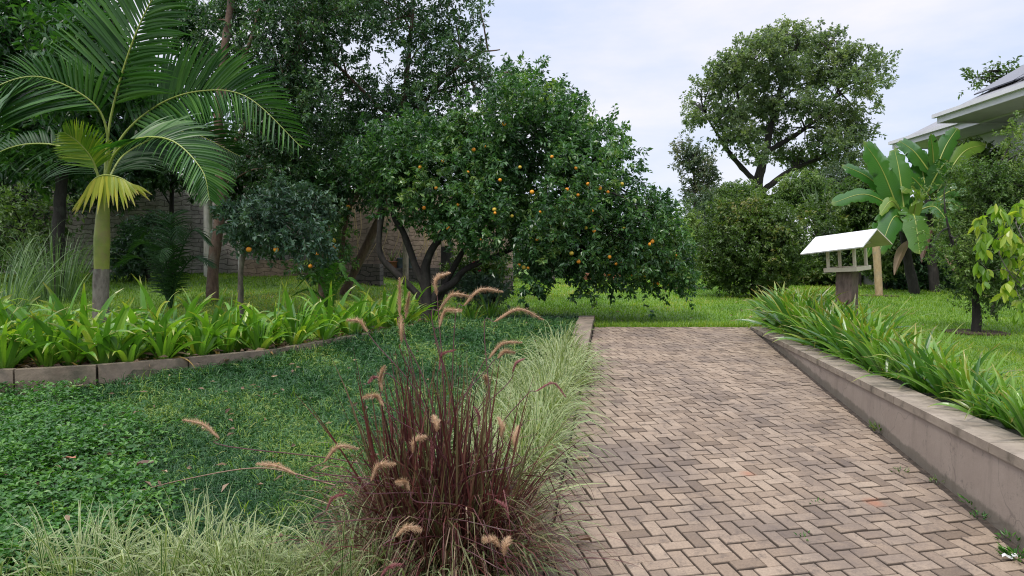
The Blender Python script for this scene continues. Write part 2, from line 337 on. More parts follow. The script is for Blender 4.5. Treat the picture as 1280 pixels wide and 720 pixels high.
def pavermat():
    m, t, b, o = newmat('paver_concrete')
    g = noise(t, 90, 5, .7); r = attr(t, 'rnd')
    c = ramp(t, r, [(0, (.15, .112, .08)), (.1, (.215, .162, .117)), (.45, (.262, .2, .145)), (.8, (.288, .222, .162)), (1, (.312, .244, .18))])
    c = mix(t, .6, c, ramp(t, g, [(.28, (.55, .53, .52)), (.72, (1.3, 1.28, 1.25))]), 'MULTIPLY')
    st = ramp(t, noise(t, 1.1, 7, .72), [(.44, (0, 0, 0)), (.64, (.72, .72, .72))]); c = mix(t, st, c, (.115, .092, .078))
    st2 = ramp(t, noise(t, 9, 6, .8), [(.53, (0, 0, 0)), (.68, (.75, .75, .75))]); c = mix(t, st2, c, (.085, .068, .057))
    c = mix(t, ramp(t, attr(t, 'tt'), [(.15, (0, 0, 0)), (.85, (.7, .7, .7))]), c, (.055, .044, .036))       # dirt held on the chamfers
    ge = t.nodes.new('ShaderNodeNewGeometry')                      # two rusty leaf stains
    for (sx, sy, sr) in STAINS:
        d = t.nodes.new('ShaderNodeVectorMath'); d.operation = 'DISTANCE'; t.links.new(ge.outputs['Position'], d.inputs[0]); d.inputs[1].default_value = (sx, sy, RZ(sy))
        dd = math_(t, 'ADD', d.outputs['Value'], math_(t, 'MULTIPLY', noise(t, 30, 3), .05))
        c = mix(t, ramp(t, dd, [(sr * .6, (.6, .6, .6)), (sr * 1.5, (0, 0, 0))]), c, (.3, .12, .065))
    t.links.new(c, b.inputs['Base Color']); b.inputs['Roughness'].default_value = .88; b.inputs['Specular IOR Level'].default_value = .3
    bump(t, b, g, .35, .004); return m

# ------------------------------------------------------------------ ground
RS, RZ0 = .0635, -.67
RZ = lambda y: RZ0 + RS * y                                       # height of the ramp's surface
LX = lambda y: -.34 + .152 * y                                    # left and right edges of the ramp
RX = lambda y: 2.18 + .152 * y
Y_END = 10.85
EDGE = np.array([(-12, 5.0), (-8, 5.6)] + [tuple(W(px, py, ROW(py))[:2]) for px, py in ((0, 470), (90, 466), (180, 460), (272, 449), (348, 441), (400, 432), (492, 417), (560, 407), (622, 399))] + [(1.1, 12.6)])
edgeY = lambda x: np.interp(x, EDGE[:, 0], EDGE[:, 1])
def sunken(x, y):
    return (y < edgeY(x)) & (x < RX(y) + .1) & ((y < Y_END) | (x < LX(y) - .1))
def lawn_z(x, y):
    z = .016 * np.clip(y - 12, 0, 26) + .56 * sstep(9, 19, y) * sstep(-.5, -5, x)
    z = z + .012 * fnoise(np.c_[np.ravel(x), np.ravel(y), np.ravel(x) * 0], .9, 3).reshape(np.shape(x))
    return z
def GZ(x, y):
    x, y = np.asarray(x, float), np.asarray(y, float)
    lz = lawn_z(x, y); ramp_ = (x > LX(y) - .12)
    sz = np.minimum(RZ(y), 0.) + np.where(ramp_, -.09, .03 + .05 * sstep(1.2, .0, edgeY(x) - y) + .03 * fnoise(np.c_[np.ravel(x), np.ravel(y), np.ravel(x) * 0], 1.6, 4).reshape(np.shape(x)))
    return np.where(sunken(x, y), np.minimum(sz, lz + .0), lz)

def groundmat():
    m, t, b, o = newmat('ground_soil_and_turf')
    g = ramp(t, noise(t, 1.3, 5, .6), [(.3, (.055, .125, .014)), (.55, (.1, .19, .02)), (.75, (.16, .21, .04))])
    g = mix(t, .5, g, ramp(t, noise(t, 26, 4, .7), [(.3, (.5, .5, .5)), (.7, (1.4, 1.4, 1.4))]), 'MULTIPLY')
    s = ramp(t, noise(t, 14, 5, .7), [(.3, (.018, .022, .012)), (.7, (.055, .05, .03))])
    c = mix(t, attr(t, 'rnd'), g, s); t.links.new(c, b.inputs['Base Color']); b.inputs['Roughness'].default_value = .95; bump(t, b, noise(t, 40, 4, .7), .6, .03)
    return m
xs = np.concatenate([[-300, -120, -60, -30, -20], np.arange(-14, 14.01, .1), [20, 30, 60, 120, 300]])
ys = np.concatenate([[-60, -10, 0], np.arange(1, 16.01, .1), np.arange(16.5, 40, .8), [60, 120, 300, 800]])
gx, gy = np.meshgrid(xs, ys); gz = GZ(gx, gy)
bed_l = (gy >= edgeY(gx)) & (gy < edgeY(gx) + .75) & (gx < -.9)
bed_r = (gx > RX(gy) + .15) & (gx < RX(gy) + .85) & (gy < Y_END)
zone = np.where(sunken(gx, gy) | bed_l | bed_r, 1., 0.)
ny, nx = gx.shape; i, j = np.meshgrid(np.arange(ny - 1), np.arange(nx - 1), indexing='ij'); i, j = i.ravel(), j.ravel()
GF = np.stack([i * nx + j, i * nx + j + 1, (i + 1) * nx + j + 1, (i + 1) * nx + j], 1)
tag(mk('ground', [(np.c_[gx.ravel(), gy.ravel(), gz.ravel()], GF, zone.ravel())], groundmat(), smooth=True), kind='structure')

# ------------------------------------------------------------------ paved ramp: herringbone blocks
STAINS = []
for px, py, sr in ((935, 592, .06), (1093, 628, .07)):
    b_ = (360 - py) / FPX; k = (-sp + b_ * cp) / (cp + b_ * sp); Y = (RZ0 - EYE) / (k - RS); STAINS.append((W(px, py, Y)[0], Y, sr))
def clip(poly, a, b):
    """keep the part of poly left of a->b"""
    o = []; d = (b[0] - a[0], b[1] - a[1]); f = lambda p: d[0] * (p[1] - a[1]) - d[1] * (p[0] - a[0])
    for k in range(len(poly)):
        p, q = poly[k - 1], poly[k]; fp, fq = f(p), f(q)
        if (fp >= 0) != (fq >= 0):
            t = fp / (fp - fq); o.append((p[0] + t * (q[0] - p[0]), p[1] + t * (q[1] - p[1])))
        if fq >= 0: o.append(q)
    return o
def paved_ramp():
    w = .087; th = R(11.3); e1 = np.array([math.cos(th), math.sin(th)]); f2 = np.array([math.sin(th), -math.cos(th)])
    y0, y1, g = 1.4, Y_END, .0042
    q = [(LX(y0), y0), (RX(y0) - .07, y0), (RX(y1) - .05, y1), (LX(y1), y1)]; org = np.array([1.2, 6.])
    V, F4, F3, rn, ed, n0 = [], [], [], [], [], 0
    for i_ in range(-120, 121):
        for j_ in range(-44, 45):
            for kind in (0, 1):
                if kind == 0: x0, yy, sx, sy = i_ + 2 * j_, i_ - 2 * j_, 2, 1
                else: x0, yy, sx, sy = i_ + 2 * j_, i_ - 2 * j_ + 1, 1, 2
                cc = org + w * ((x0 + sx / 2) * e1 + (yy + sy / 2) * f2)
                if not (y0 - .2 < cc[1] < y1 + .2 and LX(cc[1]) - .2 < cc[0] < RX(cc[1]) + .2): continue
                loc_ = [(x0 * w + g, yy * w + g), ((x0 + sx) * w - g, yy * w + g), ((x0 + sx) * w - g, (yy + sy) * w - g), (x0 * w + g, (yy + sy) * w - g)]
                dr = rng.normal(0, .012); ce, se = math.cos(dr), math.sin(dr); mid = (np.mean([p[0] for p in loc_]), np.mean([p[1] for p in loc_])); jx = rng.normal(0, .0012, 2)
                pts = []
                for (u, v) in loc_:
                    du, dv = u - mid[0], v - mid[1]; u2, v2 = mid[0] + du * ce - dv * se + jx[0], mid[1] + du * se + dv * ce + jx[1]
                    pts.append(tuple(org + u2 * e1 + v2 * f2))
                pts = pts[::-1]
                for k in range(4): 
                    pts = clip(pts, q[k], q[(k + 1) % 4])
                    if len(pts) < 3: break
                if len(pts) < 3: continue
                p = np.array(pts); n = len(p); c = p.mean(0)
                if abs(np.dot(p[:, 0], np.roll(p[:, 1], 1)) - np.dot(p[:, 1], np.roll(p[:, 0], 1))) / 2 < .0006: continue
                ins = p + (c - p) * np.minimum(.006 / np.maximum(np.linalg.norm(p - c, axis=1, keepdims=True), 1e-6), .4)
                dz = rng.normal(0, .0018) + .003 * fnoise(np.array([[*c, 0.]]), 2.1, 71)[0]; tl = rng.normal(0, .014, 2)
                z = RZ(p[:, 1]) + dz + (p - c) @ tl; zi = RZ(ins[:, 1]) + dz + (ins - c) @ tl
                V += [np.c_[p, z - .05], np.c_[p, z - .005], np.c_[ins, zi], [[*c, zi.mean()]]]
                for k in range(n):
                    k2 = (k + 1) % n
                    F4 += [(n0 + k, n0 + k2, n0 + n + k2, n0 + n + k), (n0 + n + k, n0 + n + k2, n0 + 2 * n + k2, n0 + 2 * n + k)]; F3.append((n0 + 2 * n + k, n0 + 2 * n + k2, n0 + 3 * n))
                rn += [rng.random()] * (3 * n + 1); ed += [1.] * (2 * n) + [0.] * (n + 1); n0 += 3 * n + 1
    V = np.concatenate(V); rn = np.array(rn)
    b = mk('paved_ramp', [(V, np.array(F4), rn, ed), (V, np.array(F3), rn, ed)], pavermat()); tag(b, kind='structure')
    ysd = np.linspace(y0, y1, 40); Vb = np.concatenate([np.c_[LX(ysd), ysd, RZ(ysd) - .016], np.c_[RX(ysd), ysd, RZ(ysd) - .016]]); k = np.arange(39)
    s = mk('ramp_joint_sand', [(Vb, np.stack([k, k + 40, k + 41, k + 1], 1))], flat('joint_sand', (.022, .018, .014), (.085, .065, .05), 22, .95, .8, .01)); tag(s, kind='structure')
    mk('ramp_end_strip', [box(((LX(y1) + RX(y1)) / 2 + .03, y1 + .03, -.045), (RX(y1) - LX(y1), .045, .1), 0, .5, .006)], M['cop'])['kind'] = 'structure'
paved_ramp()

# ------------------------------------------------------------------ retaining wall, kerb, bed edging
A_ = math.atan2(.152, 1.)
def along(y0, y1, off0, off1, z0, z1, fx, gap=.0):
    """block between two heights along one of the ramp's edges"""
    return prism([(fx(y0) + off0, y0), (fx(y0) + off1, y0), (fx(y1) + off1, y1 - gap), (fx(y1) + off0, y1 - gap)], z0, z1, rng.random())
M['taupe'] = None
def taupemat():
    m, t, b, o = newmat('taupe_wall_paint')
    c = ramp(t, noise(t, 2.5, 6, .65), [(.3, (.26, .21, .172)), (.7, (.325, .268, .222))])
    g = t.nodes.new('ShaderNodeNewGeometry'); mp_ = t.nodes.new('ShaderNodeMapping'); mp_.inputs['Scale'].default_value = (5, 5, .5); t.links.new(g.outputs['Position'], mp_.inputs[0])
    c = mix(t, ramp(t, noise(t, 1.6, 5, .7, mp_.outputs[0]), [(.52, (0, 0, 0)), (.75, (.5, .5, .5))]), c, (.15, .12, .095))
    c = mix(t, ramp(t, noise(t, 9, 7, .85), [(.56, (0, 0, 0)), (.66, (.55, .55, .55))]), c, (.1, .085, .068))
    c = mix(t, ramp(t, noise(t, .8, 5, .7), [(.5, (0, 0, 0)), (.75, (.4, .4, .4))]), c, (.34, .3, .26))
    sp_ = t.nodes.new('ShaderNodeSeparateXYZ'); t.links.new(g.outputs['Position'], sp_.inputs[0])          # soil splash and algae along the foot
    h = math_(t, 'ADD', math_(t, 'SUBTRACT', sp_.outputs[2], math_(t, 'MULTIPLY', sp_.outputs[1], RS)), -RZ0)
    h = math_(t, 'ADD', h, math_(t, 'MULTIPLY', noise(t, 6, 5, .7), -.1))
    c = mix(t, ramp(t, h, [(-.02 + .02, (.55, .55, .55)), (.02, (0, 0, 0))]), c, (.075, .07, .045))
    vo = t.nodes.new('ShaderNodeTexVoronoi'); vo.feature = 'DISTANCE_TO_EDGE'; vo.inputs['Scale'].default_value = 1.3; nz = t.nodes.new('ShaderNodeTexNoise'); nz.inputs['Scale'].default_value = 4
    t.links.new(g.outputs['Position'], nz.inputs[0]); mv = t.nodes.new('ShaderNodeVectorMath'); mv.operation = 'MULTIPLY_ADD'; mv.inputs[1].default_value = (.3, .3, .3); t.links.new(nz.outputs['Color'], mv.inputs[0]); t.links.new(g.outputs['Position'], mv.inputs[2]); t.links.new(mv.outputs[0], vo.inputs['Vector'])
    c = mix(t, ramp(t, vo.outputs['Distance'], [(.002, (.45, .45, .45)), (.006, (0, 0, 0))]), c, (.09, .075, .06))
    t.links.new(c, b.inputs['Base Color']); b.inputs['Roughness'].default_value = .8; bump(t, b, noise(t, 30, 5, .65), .3, .006); return m
M['taupe'] = taupemat()
rw = thing('retaining_wall', 'low taupe painted retaining wall with pale concrete coping beside the paved ramp', 'wall', (RX(6), 6, -.3))
def local(chunks, root):
    o = np.array(root.location); return [(np.asarray(c[0]) - o, *c[1:]) for c in chunks]
mk('wall_face', local(along(1.2, Y_END - .05, .0, .2, -.9, -.028, RX), rw), M['taupe'], rw)
ch = []
yy = 1.2
while yy < Y_END - .1:
    y2 = min(yy + 1.35, Y_END); ch += along(yy, y2, -.012, .255, -.03, .028, RX, .006); yy = y2
mk('coping', local(ch, rw), M['cop'], rw)
kb = thing('concrete_kerb', 'narrow weathered concrete kerb between the ribbon grass and the paved ramp', 'kerb', (LX(7), 7, -.3)); ch = []
yy = 1.4
while yy < 11.7:
    y2 = min(yy + .62, 11.75); za, zb = min(RZ(yy), .0) + .055 + .07 * float(sstep(8, 11, yy)), min(RZ(y2), .0) + .055 + .07 * float(sstep(8, 11, y2)); j_ = rng.normal(0, .006)
    ch += prism([(LX(yy) - .27, yy), (LX(yy) - .012, yy), (LX(y2) - .012, y2 - .008), (LX(y2) - .27, y2 - .008)], za - .5, np.array([za, za, zb, zb]) + j_, rng.random()); yy = y2
mk('kerb_block', local(ch, kb), M['conc'], kb)
be = thing('bed_edging', 'weathered concrete edging curving along the front of the strap-leaf bed', 'edging', (*EDGE[5], 0)); ch = []
sx = np.arange(-11.5, .95, .62)
for a in sx:
    b2 = a + .617; p0, p1 = np.array([a, edgeY(a)]), np.array([b2, edgeY(b2)]); d = nrm(p1 - p0); n_ = np.array([-d[1], d[0]]) * .05
    z = [float(lawn_z(np.array(v[0]), np.array(v[1]))) + .055 + rng.normal(0, .004) for v in (p0, p1)]
    ch += prism([p0 - n_, p1 - n_ - d * .006, p1 + n_ - d * .006, p0 + n_], -.5, [z[0], z[1], z[1], z[0]], rng.random())
mk('edging_block', local(ch, be), M['conc'], be)

# ------------------------------------------------------------------ ground cover and lawn (uncountable)
def scatter(n, x0, x1, y0, y1, keep):
    o = []
    while sum(map(len, o)) < n:
        p = np.c_[rng.uniform(x0, x1, n * 2), rng.uniform(y0, y1, n * 2)]; o.append(p[keep(p[:, 0], p[:, 1])])
    return np.concatenate(o)[:n]
def blades(name, P, L, Wd, lean, mat, nseg=2, sag=.9, rnd=None):
    n = len(P); z = GZ(P[:, 0], P[:, 1]); az = rng.uniform(0, 6.283, n); el = rng.normal(lean, .28, n)
    D = np.c_[np.cos(az) * np.cos(el), np.sin(az) * np.cos(el), np.sin(el)]
    return mk(name, [ribbons(np.c_[P, z - .01], D, L, Wd, nseg, sag, [1, .8, .12], rnd=rnd)], mat)
clover_side = lambda x, y: fnoise(np.c_[x, y, x * 0], 1.7, 8) * .35 + (-2.3 - .62 * (y - 3.9) - x) + rng.normal(0, .16, len(x)) > 0
in_slope = lambda x, y: (y < edgeY(x) - .06) & (x < LX(y) - .28) & (x > -.78 * y - .4)
# mondo grass in small whorled tufts
Pt = scatter(15000, -8, 1.2, 2.6, 12.4, lambda x, y: in_slope(x, y) & ~clover_side(x, y) & (rng.random(len(x)) < np.clip(14 / (y * y), .06, 1) ))
k = 12; P = np.repeat(Pt, k, 0) + rng.normal(0, .014, (len(Pt) * k, 2)); sz = np.clip(P[:, 1] / 6, .75, 1.7)
tuft = np.repeat(np.clip(rng.beta(2, 2.6, len(Pt)) + .25 * fnoise(np.c_[Pt, Pt[:, 0] * 0], 2.2, 21), 0, .97), k)
tag(blades('mondo_grass', P, rng.uniform(.07, .16, len(P)) * sz, .0095 * sz, .8, M['mondo'], 3, 1.5, rnd=np.clip(tuft + rng.normal(0, .2, len(P)), 0, 1)), 'dark green dwarf mondo grass carpeting the slope', kind='stuff')
Pc = scatter(16000, -7, -1.2, 2.6, 7.2, lambda x, y: in_slope(x, y) & clover_side(x, y) & (rng.random(len(x)) < np.clip(9 / (y * y), .1, 1)))
P = np.repeat(Pc, 3, 0); n = len(P); az = np.repeat(rng.uniform(0, 6.28, len(Pc)), 3) + np.tile([0, 2.09, 4.19], len(Pc)) + rng.normal(0, .2, n)
zz = np.repeat(GZ(Pc[:, 0], Pc[:, 1]) + rng.uniform(.0, .15, len(Pc)) + .04 * fnoise(np.c_[Pc, Pc[:, 0] * 0], 3., 77), 3)
D = np.c_[np.cos(az), np.sin(az), rng.normal(.15, .45, n)]
tag(mk('clover', [leaves(np.c_[P, zz], D, rng.uniform(.02, .05, n), rng.uniform(.014, .032, n), .3, np.repeat(rng.random(len(Pc)), 3), 1.6)], M['clover']), 'bright green clover-like ground cover at the left of the slope', kind='stuff')
Pw = scatter(260, -6, .6, 2.8, 9, lambda x, y: in_slope(x, y) & (rng.random(len(x)) < np.clip(16 / (y * y), .1, 1))); P = np.repeat(Pw, 9, 0) + rng.normal(0, .03, (260 * 9, 2))
tag(blades('stray_grass', P, rng.uniform(.09, .2, len(P)), .007, .9, M['lawn'], 4, 1.2), 'stray bright grass sprigs coming up through the ground cover', kind='stuff')
def litter(name, n, x0, x1, y0, y1, keep, L, mat, lift, lab):
    p = scatter(n, x0, x1, y0, y1, keep); az = rng.uniform(0, 6.28, n); D = np.c_[np.cos(az), np.sin(az), rng.normal(.1, .25, n)]
    tag(mk(name, [leaves(np.c_[p, GZ(p[:, 0], p[:, 1]) + lift * rng.random(n)], D, L * rng.uniform(.5, 1.2, n), L * .4 * rng.uniform(.6, 1.2, n), .6)], mat), lab, kind='stuff')
litter('leaf_litter', 260, -7, .8, 2.8, 11, in_slope, .07, M['dead'], .12, 'scattered dry brown leaf litter in the ground cover')
litter('bed_litter', 500, -7, -.9, 5.2, 12, lambda x, y: (y > edgeY(x) + .04) & (y < edgeY(x) + .9), .12, M['dead'], .08, 'dry leaf litter on the soil of the strap-leaf bed')
litter('lawn_litter', 160, -6, 7, 9, 22, lambda x, y: ~sunken(x, y), .1, M['dead'], .05, 'few dry leaves scattered over the lawn')
# lawn
def on_lawn(x, y):
    return ~sunken(x, y) & ~((y < edgeY(x) + .6) & (x < -1.0)) & ~((x > RX(y) - .05) & (x < RX(y) + .62) & (y < Y_END)) & ~((x > LX(y) - .3) & (x < LX(y) + .01) & (y < 11.8)) & (abs(x) < .8 * y + 1)
PL = scatter(210000, -18, 24, 4.5, 34, lambda x, y: on_lawn(x, y) & (rng.random(len(x)) < np.clip(45 / (y * y), .035, 1)))
sz = np.clip(PL[:, 1] / 9, .7, 2.6)
patch = np.clip(.46 + .26 * fnoise(np.c_[PL, PL[:, 0] * 0], .7, 31) + .16 * fnoise(np.c_[PL, PL[:, 0] * 0], 2.6, 32) + rng.normal(0, .2, len(PL)), 0, 1)
tag(blades('lawn_grass', PL, rng.uniform(.035, .075, len(PL)) * np.sqrt(sz), .009 * sz, 1.05, M['lawn'], 2, .7, rnd=patch), 'short bright green mown lawn grass', kind='stuff')
rimp = scatter(3000, LX(Y_END) - .1, RX(Y_END) + .2, Y_END + .05, Y_END + .35, lambda x, y: x > -9)
tag(blades('lawn_edge_grass', rimp, rng.uniform(.06, .13, 3000), .009, 1.1, M['lawn'], 3, .8), 'longer grass fringing the far edge of the paving', kind='stuff')

# ------------------------------------------------------------------ strap-leaved plants
def strap_mesh(n, L, Wd, sag, prof, up=(.75, 1.35), rad=.06, flowers=0):
    az = np.arange(n) * 2.4 + rng.normal(0, .35, n); el = rng.uniform(*up, n)
    D = np.c_[np.cos(az) * np.cos(el), np.sin(az) * np.cos(el), np.sin(el)]; B = np.c_[np.cos(az), np.sin(az), az * 0] * rad * rng.uniform(.2, 1, n)[:, None]
    l = L * rng.uniform(.65, 1.1, n)
    return ribbons(B, D, l, Wd * rng.uniform(.75, 1.15, n), 9, sag * rng.uniform(.6, 1.4, n), prof, p=1.6, fold=.25)
PROF = [.75, .95, 1, 1, .95, .85, .65, .35, .04]
protoL, protoR, protoD = [], [], []
proto_col = []
def pick(store, chunks, name, mat):
    store.append((name, chunks, mat))
ordinal = ['first', 'second', 'third', 'fourth', 'fifth', 'sixth', 'seventh', 'eighth', 'ninth', 'tenth', 'eleventh', 'twelfth', 'thirteenth', 'fourteenth', 'fifteenth', 'sixteenth', 'seventeenth', 'eighteenth', 'nineteenth', 'twentieth', 'twenty-first', 'twenty-second', 'twenty-third', 'twenty-fourth', 'twenty-fifth', 'twenty-sixth']
class Row:
    def __init__(s, makers): s.makers, s.first = makers, {}
    def put(s, v, name, loc, rz, sc, label, cat, group):
        if v not in s.first:
            o = s.makers[v](name); s.first[v] = o; tag(o, label, cat, group); o.location = [float(q) for q in loc]; o.rotation_euler = (0, 0, rz); o.scale = (sc,) * 3; return o
        return dup(s.first[v], loc, rz, sc, label, group)
def strap_maker(n, L, Wd, sag, mat, dead=2, **kw):
    def f(name):
        o = mk(name, [strap_mesh(n, L, Wd, sag, PROF, **kw)], mat)
        if dead:
            az = rng.uniform(0, 6.28, dead); D = np.c_[np.cos(az) * .9, np.sin(az) * .9, az * 0 + .5]
            mk('withered_leaf', [ribbons(D * .05, D, L * rng.uniform(.4, .7, dead), Wd * .6, 8, 2.2, PROF, p=1.2, fold=.3)], M['yellow'], o)
        return o
    return f
rowL = Row([strap_maker(20, .8, .075, 1.0, M['strap'], 2), strap_maker(22, .74, .07, 1.2, M['strap'], 1), strap_maker(18, .86, .08, .85, M['strap'], 2), strap_maker(21, .78, .066, 1.1, M['strap'], 1)])
front = np.linspace(-5.6, -1.75, 17)
for q, x in enumerate(front):
    y = edgeY(x) + .24 + rng.normal(0, .05); s = float(np.interp(x, [-5.6, -3, -1.75], [.95, .9, .72])) * rng.uniform(.82, 1.1)
    rowL.put(q % 4, 'strap_plant', (x + rng.normal(0, .03), y, lawn_z(np.array(x), np.array(y))), rng.uniform(0, 6), s, f'broad strap-leaved clump behind the edging, {ordinal[q]} from the left along the front row', 'plant', 'strap-leaved clumps in the left bed')
back = np.linspace(-6.1, -1.7, 18)
for q, x in enumerate(back):
    y = edgeY(x) + .72 + rng.normal(0, .09); s = float(np.interp(x, [-6, -3, -2.1], [1.12, 1.1, .95])) * rng.uniform(.9, 1.1)
    rowL.put((q + 2) % 4, 'strap_plant', (x, y, lawn_z(np.array(x), np.array(y))), rng.uniform(0, 6), s, f'taller strap-leaved clump on the lawn side of the bed, {ordinal[q]} from the left', 'plant', 'strap-leaved clumps in the left bed')
rowD = Row([strap_maker(22, .62, .035, .8, M['strap2'], 0, up=(.7, 1.4)), strap_maker(20, .55, .032, 1.0, M['strap2'], 0, up=(.6, 1.3))])
for q, (px, py, Y, s) in enumerate(((500, 385, 10.9, .9), (575, 380, 11.8, 1.1), (612, 378, 12.0, 1.0), (540, 384, 11.3, .9), (590, 392, 11.5, .8))):
    p = W(px, py, Y); rowD.put(q % 2, 'agapanthus', (p[0], Y, 0), q, s, f'narrow dark strap-leaved clump at the foot of the fruiting orange tree, {ordinal[q]} of a few', 'plant', 'narrow strap-leaved clumps below the orange tree')
rowR = Row([strap_maker(42, .76, .052, .85, M['strap2'], 1, up=(.5, 1.4), rad=.11), strap_maker(46, .7, .048, 1.0, M['strap2'], 1, up=(.45, 1.35), rad=.11), strap_maker(38, .8, .054, .7, M['strap2'], 1, up=(.55, 1.45), rad=.11)])
for q, Y in enumerate(np.linspace(10.6, 3.7, 23)):
    s = float(np.interp(Y, [3.7, 4.6, 6.5, 9, 10.5], [.55, .62, .85, 1.05, 1.12])) * rng.uniform(.9, 1.1)
    rowR.put(q % 3, 'border_lily', (RX(Y) + .38 + rng.normal(0, .04), Y, 0), rng.uniform(0, 6), s, f'narrow strap-leaved clump behind the coping, {ordinal[q]} from the lawn end of the wall', 'plant', 'strap-leaved clumps along the retaining wall')
for q, Y in enumerate((10.75, 10.3, 9.8, 9.2, 8.5, 7.7)):
    rowR.put((q + 1) % 3, 'border_lily', (RX(Y) + .78, Y + .1, 0), rng.uniform(0, 6), rng.uniform(1.0, 1.15), f'tall strap-leaved clump on the lawn side of the planter, {ordinal[q]} from the lawn end', 'plant', 'strap-leaved clumps along the retaining wall')

# ------------------------------------------------------------------ variegated ribbon grass
def tuft_maker(n, L, Wd, sag, mat, up, rad):
    def f(name):
        az = rng.uniform(0, 6.28, n); el = rng.uniform(*up, n); B = np.c_[np.cos(az), np.sin(az), az * 0] * (rad * np.sqrt(rng.random(n)))[:, None]
        D = np.c_[np.cos(az) * np.cos(el), np.sin(az) * np.cos(el), np.sin(el)] + rng.normal(0, .12, (n, 3))
        return mk(name, [ribbons(B, D, L * rng.uniform(.5, 1.1, n), Wd * rng.uniform(.7, 1.2, n), 6, sag * rng.uniform(.5, 1.5, n), [.8, 1, .95, .75, .4, .05], p=1.5, fold=.2)], mat)
    return f
rowG = Row([tuft_maker(170, .48, .011, 1.6, M['ribbon'], (.45, 1.5), .13), tuft_maker(190, .44, .0105, 1.9, M['ribbon'], (.4, 1.45), .14), tuft_maker(150, .52, .0115, 1.4, M['ribbon'], (.5, 1.5), .12)])
for q, Y in enumerate(np.linspace(8.3, 3.25, 17)):
    x = LX(Y) - .32 + rng.normal(0, .05); s = rng.uniform(1.05, 1.3)
    rowG.put(q % 3, 'ribbon_grass', (x, Y, GZ(x, Y)), rng.uniform(0, 6), s, f'pale variegated grass tuft leaning over the kerb, {ordinal[q]} from its far end', 'plant', 'variegated grass tufts along the kerb')
for q, Y in enumerate(np.linspace(7.4, 4.4, 8)):
    x = LX(Y) - .64 + rng.normal(0, .06)
    rowG.put((q + 1) % 3, 'ribbon_grass', (x, Y, GZ(x, Y)), rng.uniform(0, 6), rng.uniform(.75, .95), f'inner pale variegated tuft of the kerb border, {ordinal[q]} from its far end', 'plant', 'variegated grass tufts along the kerb')
for q, x in enumerate(np.linspace(-2.35, -.45, 14)):
    Y = 3.12 + rng.normal(0, .05); s = rng.uniform(.75, 1.05)
    rowG.put(q % 3, 'ribbon_grass', (x, Y, GZ(x, Y) - .02), rng.uniform(0, 6), s, f'pale variegated grass tuft along the bottom of the slope, {ordinal[q]} from the left', 'plant', 'variegated grass tufts at the bottom of the slope')

# ------------------------------------------------------------------ purple fountain grass
fgX, fgY = -.31, 3.3; fgz = float(GZ(fgX, fgY)); fg = thing('fountain_grass', 'big burgundy fountain grass clump with arching pinkish bottlebrush plumes', 'grass', (fgX, fgY, fgz))
def arch(n, L, sag, up, Wd, mat, name, nseg=7, rad=.2, prof=[.8, 1, .9, .7, .4, .05]):
    az = rng.uniform(0, 6.28, n); el = rng.uniform(*up, n); rr = rad * np.sqrt(rng.random(n)); B = np.c_[np.cos(az) * rr * 1.25, np.sin(az) * rr * .8, rng.uniform(0, .25, n) ** 1.5]
    D = np.c_[np.cos(az) * np.cos(el), np.sin(az) * np.cos(el), np.sin(el)] + rng.normal(0, .16, (n, 3))
    return mk(name, [ribbons(B, D, rng.uniform(*L, n), Wd * rng.uniform(.6, 1.3, n), nseg, rng.uniform(*sag, n), prof, p=1.7, fold=.25)], mat, fg)
tag(arch(950, (.35, .85), (.5, 2.6), (1.02, 1.55), .0095, M['burg'], 'blades', rad=.24), kind='stuff')
tag(arch(620, (.2, .62), (.3, 3.4), (.6, 1.5), .007, M['dead'], 'dry_blades', rad=.3), kind='stuff')
tag(arch(520, (.3, .68), (.6, 3.2), (.35, 1.2), .006, M['burg'], 'tangled_blades', rad=.36), 'loose tangled brown and purple blades round the foot of the clump', kind='stuff')
n = 170; az = rng.uniform(0, 6.28, n); B = np.c_[np.clip(rng.normal(-.06, .15, n), -.28, .22), np.clip(rng.normal(0, .09, n), -.18, .18), az * 0]
D = np.c_[rng.normal(0, .13, n) + B[:, 0] * .3, rng.normal(0, .12, n), az * 0 + 1]
tag(mk('stiff_blades', [ribbons(B, D, rng.uniform(.75, 1.12, n), .012, 6, rng.uniform(.1, .7, n), [1, 1, .9, .8, .6, .1], fold=.3)], M['burg'], fg), 'stiff upright burgundy blades', kind='stuff')
